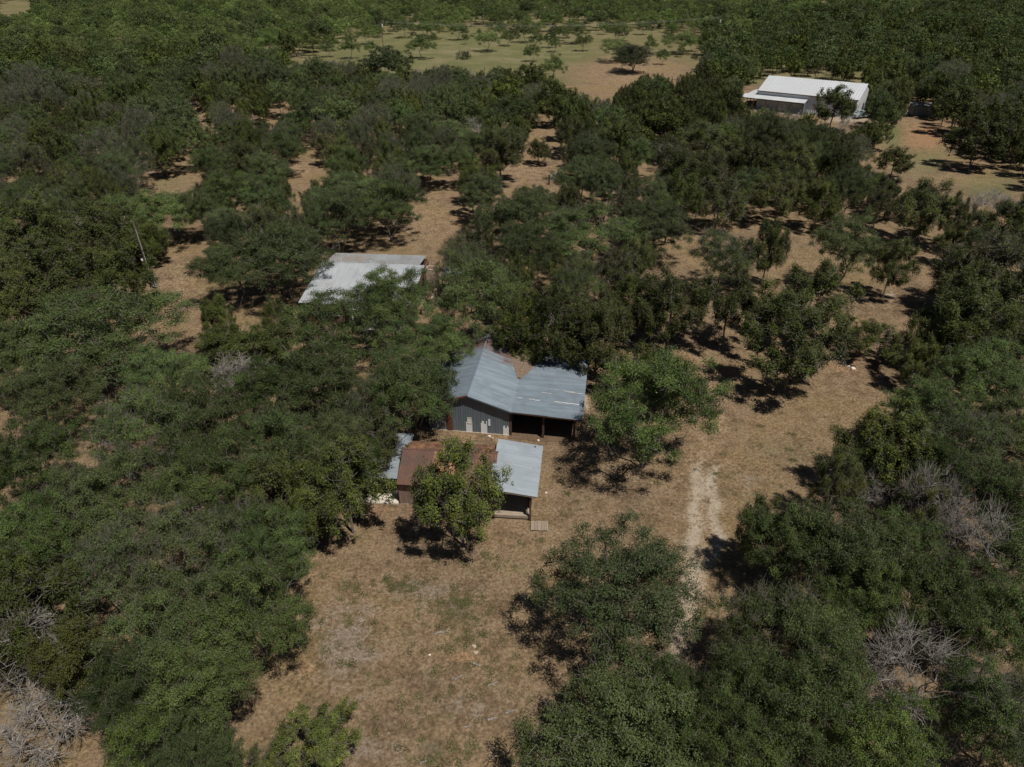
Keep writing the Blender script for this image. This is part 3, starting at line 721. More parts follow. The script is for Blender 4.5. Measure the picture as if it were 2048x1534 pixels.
    return dict(W=W, H=H, one=me)

NEAR_D = 150.
PROTO = {k: [make_tree(k, 100 * (1 + 'oak juniper mesquite dead shrub cedar'.split().index(k)) + i) for i in range(n)]
         for k, n in (('oak', 6), ('juniper', 5), ('dead', 4), ('shrub', 2), ('cedar', 1), ('mesquite', 2))}
PROTO['oak'] += [make_tree('oak', 777 + i, .6, 1., 3.) for i in range(2)]; PROTO['juniper'] += [make_tree('juniper', 787 + i, .65, 1., 3.) for i in range(2)] + [make_tree('juniper', 797 + i, 1.05, 1., 2., True, 22) for i in range(3)]
MID = {k: [make_tree(k, 5000 + 100 * (1 + 'oak juniper mesquite dead'.split().index(k)) + i, nl, ls, tw, False) if k != 'dead' else make_tree(k, 5400 + i, twig=.6) for i in range(n)]
       for k, n, nl, ls, tw in (('oak', 5, .26, 2.0, .8), ('juniper', 5, .36, 1.65, .6), ('mesquite', 4, 1., 1.45, .8), ('dead', 2, 1, 1, 1))}
MID['oak'] += [make_tree('oak', 5900 + i, .15, 1.5, 4., False) for i in range(2)]
LOW = {k: [make_tree(k, 9000 + 100 * (1 + 'oak juniper mesquite'.split().index(k)) + i, nl, ls, 0, False) for i in range(n)]
       for k, n, nl, ls in (('oak', 4, .075, 3.7), ('juniper', 3, .11, 3.0), ('mesquite', 4, .25, 2.6))}

# ================================================================== TREES SET OUT
NAME = {'oak': 'live_oak', 'juniper': 'juniper_tree', 'mesquite': 'mesquite_tree', 'dead': 'dead_tree', 'shrub': 'shrub', 'cedar': 'cedar_tree'}
WORD = {'oak': 'live oak', 'juniper': 'juniper', 'mesquite': 'light green mesquite', 'dead': 'bare grey dead tree', 'shrub': 'shrub', 'cedar': 'cedar'}
def zone(x, y):
    gx, gy, _k = pr((x, y, 2.))
    if y < 50: return 'in the wood on the slab side of the rusty shed' if gx < 900 else 'in the thicket beside the pale gravel drive'
    if y < 76: return 'in the wood between the barn and the white-roofed house' if gx < 1000 else 'in the grove across the drive from the barn'
    if y < 125: return 'in the wood around the meter pole' if gx < 600 else 'in the grove behind the house and barn' if gx < 1450 else 'in the trees bordering the tan field'
    if y < 240: return 'in the dense wood between the meter pole and the meadow' if gx < 700 else 'in the wood between the pipe gate and the meadow' if gx < 1200 else 'in the dark wood around the long white metal building'
    return 'in the scrub around the open meadow' if gx < 1450 else 'in the woodland behind the long white metal building'
pick = random.Random(5)
TREES.sort(key=lambda t: math.hypot(t['x'], t['y']))
count = {}; far_trees = []
MARKS = [('the barn front', -3, 51), ('the barn rear', -1, 65), ('the open lean-to of the barn', 7, 52), ('the rusty shed roof', -5, 44), ('the porch bay of the shed', 1, 41), ('the pale shed slab', -11, 42), ('the stone chimney', -10.5, 83), ('the house porch', -16, 72),
         ('the brick end of the house', -25, 78), ('the rear roof of the house', -18, 90), ('the meter pole', -46, 84), ('the pipe gate', 7, 130), ('the wooden pallet', 2, 40), ('the small storage shed', 104, 189), ('the parked pickup', 92, 188), ('the long metal building porch', 70, 192), ('the long metal building rear', 84, 212), ('the meadow utility pole', -52, 317), ('the far utility pole', 112, 330)]
for t in TREES:
    if t['label'] and len(t['label'].split()) < 14: MARKS.append(('the ' + t['label'].split(' with ')[0].split(',')[0], t['x'], t['y']))
_mc = [m[0] for m in MARKS]; MARKS = [m for m in MARKS if 2 < len(m[0].split()) < 9 and _mc.count(m[0]) == 1]
def in_frame(t):
    a = pr((t['x'], t['y'], t['h'])); r = t['w'] * .6 * a[2]
    b = pr((t['x'], t['y'], 0.))
    return -r < a[0] < 2048 + r and b[1] > -10 and a[1] - 10 < 1534
ORD = ['nearest', 'second nearest', 'third nearest', 'fourth nearest', 'fifth nearest', 'sixth nearest', 'seventh nearest', 'eighth nearest']
for k in set(t['kind'] for t in TREES):
    S = [t for t in TREES if t['kind'] == k and in_frame(t)]; Q = np.array([(t['x'], t['y']) for t in S]).reshape(-1, 2); best = {}
    for mi, (mn, mx, my) in enumerate(MARKS):
        for rk, j in enumerate(np.argsort(np.hypot(Q[:, 0] - mx, Q[:, 1] - my))[:8]):
            if rk < best.get(j, (99,))[0]: best[j] = (rk, mn)
    for j, (rk, mn) in best.items(): S[j]['auto'] = f"{WORD[k]} standing {ORD[rk]} to {mn}"
for t in TREES:
    k = t['kind']; d = math.hypot(t['x'], t['y'])
    vis = in_frame(t); count.setdefault(k, 0)
    if not t['hand'] and count[k] >= 290 or (d > 330 and not t['hand']):
        far_trees.append(t); continue
    if vis: count[k] += 1
    near = d < NEAR_D or k in ('shrub', 'cedar')
    ps = (PROTO if near else MID)[k]
    p = ps[t['proto']] if t['proto'] is not None and near else ps[pick.randrange(len(ps) - ((2 if k == 'oak' else 5) if near and t['label'] and k in ('oak', 'juniper') else 0))]
    loc = (t['x'], t['y'], gz(t['x'], t['y'])); rz = pick.uniform(0, 6.28)
    f = 1.13 if t['hand'] else 1.05; s = (t['w'] / p['W'] * f * pick.uniform(.94, 1.06), t['w'] / p['W'] * f * pick.uniform(.94, 1.06), t['h'] / p['H'])
    lab = t['label'] or t.get('auto')
    gx_t = pr((t['x'], t['y'], 3.))[0]
    tn = t['tone'] or (pick.uniform(.62, .95) if k == 'juniper' and gx_t > 1060 and d > 55 else pick.uniform(.8, 1.15))
    bw = {'oak': (6.6, 8.6), 'juniper': (4.5, 5.8), 'mesquite': (7., 10.)}.get(k, (4.4, 5.6))
    adj = (['tall'] if t['h'] > 1.1 * H_of(k, t['w']) else ['low'] if t['h'] < .9 * H_of(k, t['w']) else []) + (['dark'] if tn < .8 else ['bright'] if tn > 1.05 else []) + (['broad'] if t['w'] > bw[1] else ['narrow'] if t['w'] < bw[0] else [])
    if k in ('dead', 'mesquite'): adj = [a for a in adj if a not in ('dark', 'bright')][:1]
    lab = lab or ' '.join(adj + [WORD[k], zone(t['x'], t['y'])]); grp = None if t['label'] else f"{WORD[k]}s {zone(t['x'], t['y'])}"
    tc_ = (tn * pick.uniform(.95, 1.05), tn, tn * pick.uniform(.9, 1.1), 1)
    if near:
        o = empty(NAME[k], loc, rz, s); o.rotation_euler.x = pick.gauss(0, .03); o.rotation_euler.y = pick.gauss(0, .03)
        if p['crown']: link('trunk', p['trunk'], o); link('crown', p['crown'], o).color = tc_
        else: link('branches', p['trunk'], o)
    else:
        o = link(NAME[k], p.get('one') or p['trunk']); o.color = tc_; o.location = loc; o.rotation_euler.z = rz; o.scale = s
    tag(o, lab, {'oak': 'tree', 'juniper': 'tree', 'mesquite': 'tree', 'dead': 'dead tree', 'shrub': 'shrub', 'cedar': 'tree'}[k], grp)
print('TREES', len(TREES), 'individual', len(TREES) - len(far_trees), count, 'far', len(far_trees))

def scatter(name, pts, idx, rotz, scl, models, label, cat):
    """one object of stuff: points that carry instances of the models"""
    me = bpy.data.meshes.new(name); me.vertices.add(len(pts)); me.vertices.foreach_set('co', np.ascontiguousarray(pts, np.float32).ravel())
    for n_, ty, val in (('pick', 'INT', idx), ('turn', 'FLOAT', rotz)):
        a = me.attributes.new(n_, ty, 'POINT'); a.data.foreach_set('value', np.ascontiguousarray(val, np.int32 if ty == 'INT' else np.float32))
    a = me.attributes.new('size', 'FLOAT_VECTOR', 'POINT'); a.data.foreach_set('vector', np.ascontiguousarray(scl, np.float32).ravel())
    o = link(name, me)
    lib = bpy.data.collections.new(name + '_models')
    for i, m in enumerate(models):
        q = bpy.data.objects.new(f'{name}_model_{i:02d}', m); lib.objects.link(q)
    ng = bpy.data.node_groups.new(name, 'GeometryNodeTree')
    ng.interface.new_socket('Geometry', in_out='INPUT', socket_type='NodeSocketGeometry'); ng.interface.new_socket('Geometry', in_out='OUTPUT', socket_type='NodeSocketGeometry')
    gi = ng.nodes.new('NodeGroupInput'); go = ng.nodes.new('NodeGroupOutput')
    ci = ng.nodes.new('GeometryNodeCollectionInfo'); ci.inputs['Collection'].default_value = lib; ci.inputs['Separate Children'].default_value = True; ci.inputs['Reset Children'].default_value = True
    ip = ng.nodes.new('GeometryNodeInstanceOnPoints'); ip.inputs['Pick Instance'].default_value = True
    def na(n_, ty):
        q = ng.nodes.new('GeometryNodeInputNamedAttribute'); q.data_type = ty; q.inputs['Name'].default_value = n_; return q.outputs['Attribute']
    cx_ = ng.nodes.new('ShaderNodeCombineXYZ'); ng.links.new(na('turn', 'FLOAT'), cx_.inputs[2])
    er = ng.nodes.new('FunctionNodeEulerToRotation'); ng.links.new(cx_.outputs[0], er.inputs[0])
    ng.links.new(gi.outputs[0], ip.inputs['Points']); ng.links.new(ci.outputs[0], ip.inputs['Instance'])
    ng.links.new(na('pick', 'INT'), ip.inputs['Instance Index']); ng.links.new(er.outputs[0], ip.inputs['Rotation']); ng.links.new(na('size', 'FLOAT_VECTOR'), ip.inputs['Scale'])
    ng.links.new(ip.outputs[0], go.inputs[0])
    mod = o.modifiers.new('scatter', 'NODES'); mod.node_group = ng
    tag(o, label, cat, kind='stuff'); return o
lm = []; li = {}
for k in ('oak', 'juniper', 'mesquite'):
    li[k] = (len(lm), len(LOW[k])); lm += [p['one'] for p in LOW[k]]
pts, ix, rz_, sc_ = [], [], [], []
for t in far_trees:
    k = 'oak' if t['kind'] == 'dead' else t['kind']; b0, nn = li[k]; j = pick.randrange(nn); p = LOW[k][j]
    pts.append((t['x'], t['y'], gz(t['x'], t['y']))); ix.append(b0 + j); rz_.append(pick.uniform(0, 6.28)); sc_.append((t['w'] / p['W'] * 1.1, t['w'] / p['W'] * 1.1, t['h'] / p['H']))
if pts: scatter('distant_woodland', np.array(pts), np.array(ix), np.array(rz_), np.array(sc_), lm, 'far green woodland stretching to the top of the view beyond the meadow', 'woodland')

# dry grass tufts and leaf crumbs on the near ground
def tuft(seed):
    rng = np.random.default_rng(seed); n = 9; P = rng.normal(0, .07, (n, 3)); P[:, 2] = 0
    a = rng.uniform(0, 6.28, n); t = np.stack([np.cos(a) * .6, np.sin(a) * .6, rng.uniform(.35, 1.1, n)], -1) * rng.uniform(.08, .2, (n, 1)); w = np.stack([-np.sin(a), np.cos(a), 0 * a], -1) * .014
    V = np.stack([P - w, P + w, P + t + w * .3, P + t - w * .3], 1).reshape(-1, 3)
    return mesh_np('grass_tuft', V, np.arange(4 * n).reshape(n, 4), ['grass'], np.repeat(rng.uniform(0, 1, n), 4))
tm = [tuft(i) for i in range(5)]
ng_ = 60000; gx_ = rg.uniform(-52, 52, ng_); gy_ = rg.uniform(24, 120, ng_)
dens = .5 + .5 * np.sin(gx_ * .35 + 2 * np.sin(gy_ * .23)) * np.sin(gy_ * .41 + np.sin(gx_ * .3)); keep = rg.random(ng_) < .25 + .75 * dens
for P in FOOT: keep &= ~inpoly_np(gx_, gy_, P)
gx_, gy_ = gx_[keep], gy_[keep]; gs = rg.uniform(.45, 1.1, len(gx_))
scatter('dry_grass', np.stack([gx_, gy_, [gz(a, b) for a, b in zip(gx_, gy_)]], -1), rg.integers(0, 5, len(gx_)), rg.uniform(0, 6.28, len(gx_)), np.repeat(gs[:, None], 3, 1), tm,
        'short dry tan grass tufts scattered over the clearings', 'grass')

# ================================================================== BUILDINGS
def frame_of(ox, oy, deg):
    a = R(deg); u = Vector((math.cos(a), -math.sin(a), 0)); v = Vector((math.sin(a), math.cos(a), 0)); return Vector((ox, oy, 0)), u, v
# ---- the blue-grey barn with its open lean-to (local axes: x along the front, y to the rear)
def barn():
    o = empty('barn', (-6.68, 52.87, 0), -R(7.9))
    tag(o, 'blue-grey corrugated metal barn with a gable end and an open lean-to', 'barn')
    D = 11.4; f = -.36
    xl, xr_, xv, xe = -1.15, 2.8, 6.75, 13.0
    zl, zr, zv, ze = 2.78, 4.16, 2.80, 2.52
    ns = 18
    rust_back = lambda n, at: (lambda i: ((.9, .9) if i > n * at else (0, .05)))
    sheets(o, (xr_, f, zr), (0, D - f, 0), (xl - xr_, 0, zl - zr), ns, 'galv', rusts=lambda i: (0, .55 if i < 2 else .12) if i < 13 else (.8, .9))
    sheets(o, (xr_, f, zr), (0, D - f, 0), (xv - xr_ + .12, 0, zv - zr - .04), ns, 'galv', rusts=lambda i: (0., .1) if i < 11 else (.35, .7) if i < 13 else (.9, .9))
    h1 = 3.25
    sheets(o, (xv - .05, f, zv + .015), (0, D - f, 0), (h1, 0, -.14), ns, 'galv', rusts=lambda i: (.02, .02) if i < 13 else (.3, .2))
    sheets(o, (xv - .05 + h1 - .15, f, zv + .015 - .155), (0, D - f, 0), (xe - xv - h1 + .2, 0, ze - zv + .14), ns, 'galv', rusts=lambda i: (.0, .0))
    MB().tube([(xr_, f - .02, zr + .015), (xr_, D, zr + .015)], .07, 6).build('ridge_cap', 'galv', o)
    MB().slab([(xl, f - .02, zl + .02), (xr_ - .05, f - .02, zr + .02), (xr_ - .05, f + .03, zr + .02), (xl, f + .03, zl + .02)], .16).build('barge_board', 'door_rust', o)
    MB().slab([(xr_ + .05, f - .02, zr - .01), (xv, f - .02, zv - .02), (xv, f + .03, zv - .02), (xr_ + .05, f + .03, zr - .01)], .13).build('barge_board', 'siding', o)
    MB().slab([(xv, f - .02, zv - .02), (xe - .05, f - .02, ze - .02), (xe - .05, f + .03, ze - .02), (xv, f + .03, zv - .02)], .12).build('eave_beam', 'wood_dark', o)
    # litter heap lying in the valley of the roof
    v = []; fc = []; rr = random.Random(4); nx, ny = 11, 14
    for j in range(ny):
        for i in range(nx):
            y = 5.2 + j * (D - 5.3) / (ny - 1); half = min(1.75, .12 + .42 * (y - 5.0)); t = i / (nx - 1) * 2 - 1; x = xv - .05 + t * half * (1 if t > 0 else .85) + rr.uniform(-.06, .06)
            base = zv + (xv - x) * (zr - zv) / (xv - xr_) if x < xv else zv - (x - xv) * .045
            v.append((x, y + rr.uniform(-.08, .08), base + .02 + .09 * (1 - abs(t)) * rr.uniform(.6, 1.3) + (.03 if abs(t) < .95 else -.03)))
    for j in range(ny - 1):
        for i in range(nx - 1): fc.append([j * nx + i, j * nx + i + 1, (j + 1) * nx + i + 1, (j + 1) * nx + i])
    q = MB(); q.v = v; q.f = fc; q.build('leaf_litter', 'litter', o)
    # pale bare streaks where sheets overlap on the lean-to
    for (x0, x1, y, w) in ((8.0, 9.0, 2.0, .09), (10.3, 12.9, 2.1, .13), (9.0, 10.0, 3.35, .07), (11.0, 12.9, 3.9, .08), (7.0, 7.4, 2.1, .07), (9.8, 12.0, 4.1, .05)):
        z = lambda x: zv + .055 - (x - xv) * .0448
        m = MB(); k = 7; P = [(x0 + (x1 - x0) * i / (k - 1), y + w * rnd.uniform(-.5, .5) - .10 * i / (k - 1)) for i in range(k)]
        for (xa, ya), (xb, yb) in zip(P[:-1], P[1:]):
            n = len(m.v); wa = w * rnd.uniform(.3, 1.); wb = w * rnd.uniform(.3, 1.)
            m.v += [(xa, ya - wa, z(xa)), (xb, yb - wb, z(xb)), (xb, yb, z(xb)), (xa, ya, z(xa))]; m.f.append([n, n + 1, n + 2, n + 3])
        m.build('pale_streak', 'white_paint', o)
    # front: vertical siding sheets, cut to the gable
    x = -.9; i = 0
    roofz = lambda x: (zr - (xr_ - x) * (zr - zl) / (xr_ - xl) if x < xr_ else zr - (x - xr_) * (zr - zv) / (xv - xr_)) - .10
    while x < 6.45:
        w = min(.68, 6.5 - x); k = 7; v = []; fc = []
        white = {5: (0, 1.5), 7: (0, 1.3), 8: (.9, 1.6), 10: (0, 1.05)}.get(i)
        for j in range(k):
            xx = x + w * j / (k - 1); yy = (i % 2) * -.012 - (.02 if j % 2 else 0)
            v += [(xx, yy, .02), (xx, yy, roofz(xx))]
        for j in range(k - 1): fc.append([2 * j, 2 * j + 2, 2 * j + 3, 2 * j + 1])
        me = bpy.data.meshes.new('siding_sheet'); me.from_pydata(v, [], fc); me.materials.append(M['siding']); me.update()
        sh = link('siding_sheet', me, o)
        if white:
            m = MB(); K = 6
            for j in range(K):
                a = x + w * (.08 + .84 * j / K); b = x + w * (.08 + .84 * (j + 1) / K) + .002; top = white[1] * rnd.uniform(.72, 1.08) if white[0] == 0 else white[1]
                if white[0] > 0 and j > 1: continue
                m.box(a, b, -.058, -.036, max(.03, white[0]), top)
            m.build('white_patch', 'siding_white', sh)  # whitish patch over part of the sheet, uneven along its top
        x += w; i += 1
    d = MB().box(.82, 1.32, -.085, -.05, .02, 2.05).build('door', 'door_rust', o)
    MB().box(1.24, 1.28, -.11, -.085, .95, 1.1).build('door_handle', 'wood_dark', d)
    w_ = MB().box(2.72, 3.08, -.075, -.05, 1.05, 1.62).build('window', 'white_paint', o)
    m = MB(); m.box(2.69, 3.11, -.095, -.075, 1.02, 1.055).box(2.69, 3.11, -.095, -.075, 1.615, 1.65).box(2.69, 2.725, -.095, -.075, 1.055, 1.615).box(3.075, 3.11, -.095, -.075, 1.055, 1.615).build('frame', 'white_paint', w_)
    m = MB(); m.box(-.92, -.86, .02, D - .3, 0, zl - .03).build('side_wall', 'siding', o)
    MB().box(6.44, 6.5, .02, D - .3, 0, zv - .1).build('partition_wall', 'siding', o)
    m = MB(); m.v = [(-.9, D - .3, 0), (6.5, D - .3, 0), (6.5, D - .3, zv - .08), (xr_, D - .3, zr - .1), (-.9, D - .3, zl - .02)]; m.f = [[4, 3, 2, 1, 0]]; m.build('rear_wall', 'siding', o)
    MB().box(6.5, 12.35, D - .36, D - .3, 0, ze - .08).build('lean_to_rear_wall', 'siding', o)
    MB().box(12.33, 12.4, 2.6, D - .3, 0, ze - .05).build('lean_to_side_wall', 'siding', o)
    for (px_, py_, h) in ((9.55, .05, ze + .02), (12.3, .08, ze - .1), (6.62, .05, zv - .2), (12.3, 2.6, ze - .1)):
        MB().box(px_ - .09, px_ + .09, py_ - .09, py_ + .09, 0, h).build('post', 'wood_dark', o)
    for y in (2.5, 5., 7.5, 10.): MB().box(6.5, 12.6, y - .05, y + .05, ze - .22, ze - .08).build('rafter', 'wood_dark', o)
    MB().box(-.95, 6.52, -.11, -.02, -.02, .06).build('sill_stones', 'stone', o)
    MB().prism([(6.5, -.5), (12.4, -.4), (12.35, D - .4), (6.5, D - .4)], -.02, .012).build('earth_floor', 'dirt', o)
    # rusty tools left in the dark of the bay
    return o
barn()
# ---- the long low shed: rusty gable roof in the middle, a grey lean-to at one end, a raised porch bay at the other
def shed():
    o = empty('shed', (-8.9, 42.81, 0), -R(5)); tag(o, 'low shed with a rusted gable roof between two grey open-bay roofs', 'shed')
    zr, zf = 3.42, 2.22; yr = 2.65; L = 7.6
    rusts = lambda i: (.2, .2)
    sheets(o, (-.05, yr, zr), (L, 0, 0), (0, -.3 - yr, zf - zr), 12, 'rust', rib=6, rusts=lambda i: (1., .9) if 4 <= i <= 6 else (0., .0) if i < 4 else (.3, .3))
    sheets(o, (-.05, yr, zr), (L, 0, 0), (0, 5.4 - yr, zf - zr - .03), 12, 'rust', rib=6, rusts=lambda i: (.35, .5))
    MB().tube([(-.07, yr, zr + .01), (L - .05, yr, zr + .01)], .06, 6).build('ridge_cap', 'rust', o)
    # walls of the middle part
    sheets(o, (.0, 0, .12), (L - .1, 0, 0), (0, 0, zf - .2), 10, 'siding_rust', name='siding_sheet', rusts=lambda i: (.35, .1), depth=.02)
    MB().box(.0, L - .1, .01, .1, 0, .16).build('foundation', 'concrete', o)
    for x in (.0, L - .16):
        m = MB(); m.v = [(x, 0, 0), (x, 5.1, 0), (x, 5.1, zf - .03), (x, yr, zr - .1), (x, 0, zf - .03), (x + .06, 0, 0), (x + .06, 5.1, 0), (x + .06, 5.1, zf - .03), (x + .06, yr, zr - .1), (x + .06, 0, zf - .03)]
        m.f = [[0, 1, 2, 3, 4][::-1], [5, 6, 7, 8, 9]] + [[i, (i + 1) % 5, 5 + (i + 1) % 5, 5 + i] for i in range(5)]; m.build('end_wall', 'siding_rust', o)
    MB().box(.0, L - .1, 5.05, 5.1, 0, zf - .05).build('rear_wall', 'siding_rust', o)
    # grey lean-to over a pale slab
    sheets(o, (-4.6, .28, 2.18), (0, 6.0, 0), (4.62, 0, .12), 9, 'galv_new', rusts=lambda i: (.3, .15))
    MB().prism([(-4.4, -.25), (-.12, -.12), (-.1, 5.5), (-4.4, 5.5)], -.02, .10).build('slab', 'concrete', o)
    m = MB(); m.v = [(-.25, .95, .11), (-.85, 1.05, .11), (-.18, 1.0, .85), (-.25, 1.05, .11), (-.85, 1.15, .11), (-.18, 1.1, .85)]
    m.f = [[0, 1, 2][::-1], [3, 4, 5], [0, 1, 4, 3], [1, 2, 5, 4], [2, 0, 3, 5]]; m.build('sunlit_triangle', 'concrete', o)  # sunlit bit of the wall, put in as a solid pale triangle
    MB().box(-4.4, -.1, 5.4, 5.46, .1, 2.2).build('lean_to_rear_wall', 'siding', o)
    MB().box(-4.46, -4.4, .3, 5.46, .1, 2.15).build('lean_to_side_wall', 'siding', o)
    for x in (-4.35, -2.2, -.14): MB().box(x - .07, x + .07, .45, .59, .1, 2.15).build('post', 'wood_dark', o)
    # porch bay: mono-pitch roof falling to the open side
    A = Vector((7.22, -1.32, 3.18)); Bv = Vector((10.95, -1.28, 2.62)); 
    sheets(o, A, (0.12, 6.5, -.12), Bv - A, 11, 'galv_new', jit=.004)
    MB().slab([(7.25, -1.30, 3.15), (10.9, -1.26, 2.60), (10.9, -1.2, 2.60), (7.25, -1.24, 3.15)], .14).build('eave_beam', 'wood_pale', o)
    MB().box(7.55, 10.35, -.95, 4.9, .28, .36).build('deck', 'wood_pale', o)
    MB().box(7.5, 10.4, -1.0, -.95, .12, .37).build('deck_beam', 'wood_pale', o)
    for (x, y) in ((10.42, -1.02), (10.42, 2.), (10.42, 4.9), (7.6, -1.02)): MB().box(x - .07, x + .07, y - .07, y + .07, 0, 2.66 if x > 9 else 3.05).build('post', 'wood_dark', o)
    MB().box(7.5, 10.45, 4.9, 4.96, .3, 2.62).build('porch_rear_wall', 'siding_rust', o)
    MB().box(10.38, 10.44, -.2, 4.9, .3, 1.0).build('porch_rail_board', 'wood_dark', o)
    m = MB(); m.tube([(10.35, -.95, .40), (10.1, -.9, .95)], .035, 5).build('brace', 'wood_pale', o)
    return o
shed()
# ---- the white-roofed house
def house():
    o = empty('house', (-24.6, 74.2, 0), -R(4.8)); tag(o, 'ranch house with a white ribbed metal roof and a pale porch roof', 'house')
    L, Dv = 13.0, 9.3; ze, zr = 2.6, 3.72
    sheets(o, (0, Dv, zr), (L, 0, 0), (0, -Dv, ze - zr), 15, 'galv_white', rib=4, depth=.03, jit=.003)
    sheets(o, (.1, Dv + .02, zr - .16), (L - .9, 0, 0), (0, 5.2, -.62), 14, 'galv_grey', rib=4, depth=.03, rusts=lambda i: (.55, .6) if i < 6 else (.1, 0))
    MB().tube([(0, Dv, zr + .02), (L, Dv, zr + .02)], .08, 6).build('ridge_cap', 'galv_white', o)
    MB().box(.1, L - .1, Dv - .02, Dv + .04, zr - .2, zr - .02).build('ridge_step', 'galv_grey', o)
    pm = lambda y: ze + (zr - ze) * y / Dv
    poly = [(5.5, 3.6, pm(3.6) + .10), (12.6, 3.6, pm(3.6) + .10), (12.6, -1.4, 2.68), (6.1, -1.4, 2.68), (4.9, 1.5, pm(1.5) + .10)]
    pr_ = MB().slab(poly, .05).build('porch_roof', 'galv_grey', o)
    for i in range(9):
        x = 6.3 + i * .72; MB().box(x - .015, x + .015, -1.4, 3.55, 0, .02).build('roof_rib', 'galv_grey', pr_)
        rb = pr_.children[-1]; rb.rotation_euler.x = math.atan2(pm(3.6) + .10 - 2.68, 5.0); rb.location = (0, 0, 2.685 + 1.4 * math.tan(rb.rotation_euler.x))
    m = MB(); m.box(.5, 12.6, .5, .62, 0, 2.55).build('front_wall', 'brick', o)
    MB().box(.5, .62, .62, 14., 0, 2.6).build('side_wall', 'brick', o); MB().box(12.48, 12.6, .62, 14., 0, 2.6).build('side_wall', 'brick', o)
    MB().box(.62, 12.48, 13.9, 14., 0, 2.75).build('rear_wall', 'brick', o)
    for x in (2.6, 4.2):
        w = MB().box(x - .45, x + .45, .46, .498, .95, 2.1).build('window', 'glass', o)
        MB().box(x - .52, x + .52, .44, .497, .86, .945).build('sill', 'white_paint', w)
    d = MB().box(8.2, 9.1, .46, .498, 0, 2.05).build('door', 'white_paint', o); MB().box(9.0, 9.04, .42, .46, 1., 1.08).build('handle', 'wood_dark', d)
    for x in (6.6, 9.4, 12.3): MB().box(x - .06, x + .06, -1.2, -1.08, 0, 2.62).build('porch_post', 'white_paint', o)
    MB().box(6., 12.7, -1.4, .5, -.02, .1).build('porch_floor', 'concrete', o)
    for (x, y, h) in ((2.4, 9.6, .75), (6.2, 9.5, .6)): MB().tube([(x, y, zr - .25), (x, y, zr + h - .2)], .06, 6).build('vent_pipe', 'white_paint', o)
    return o
house()
def stones(name, x0, x1, y0, y1, z0, z1, parent, s=.32):
    """rough stone blocks laid in courses over the faces of a box, joined as one course part each"""
    z = z0; rr = random.Random(int(x0 * 97 + y0 * 31)); 
    while z < z1 - .05:
        h = min(z1 - z, rr.uniform(.8, 1.2) * s); m = MB()
        for (ax, a0, a1, c) in (('x', x0, x1, y0), ('x', x0, x1, y1), ('y', y0, y1, x0), ('y', y0, y1, x1)):
            a = a0
            while a < a1 - .04:
                w = min(a1 - a, rr.uniform(.7, 1.6) * s); e = rr.uniform(.0, .05); g = .012
                if ax == 'x': m.box(a + g, a + w - g, c - .1 - e, c + .1 + e, z + g, z + h - g)
                else: m.box(c - .1 - e, c + .1 + e, a + g, a + w - g, z + g, z + h - g)
                a += w
        m.build('stone_course', 'stone', parent); z += h
    MB().box(x0 + .02, x1 - .02, y0 + .02, y1 - .02, z0, z1 - .05).build('core', 'brick', parent)
ch = empty('stone_chimney', (-24.6, 74.2, 0), -R(4.8)); tag(ch, 'rubble stone chimney at the end of the white-roofed house', 'chimney')
stones('chimney', 13.3, 14.55, 8.7, 9.8, 0, 3.55, ch)
sw = empty('stone_wall', (-24.6, 74.2, 0), -R(4.8)); tag(sw, 'low rubble stone wall running forward from the stone chimney', 'wall')
stones('wall', 13.7, 14.5, 3.2, 8.3, 0, 1.25, sw, .36)
wr = empty('lean_to', (-24.6, 74.2, 0), -R(4.8)); tag(wr, 'small pale metal lean-to roof beside the stone chimney', 'lean-to')
sheets(wr, (15.1, 8.9, 2.7), (2.6, 0, 0), (0, 2.6, .12), 3, 'galv_new')
for x, y in ((15.2, 9.), (17.6, 9.), (15.2, 11.4), (17.6, 11.4)): MB().box(x - .05, x + .05, y - .05, y + .05, 0, 2.68).build('post', 'wood_dark', wr)
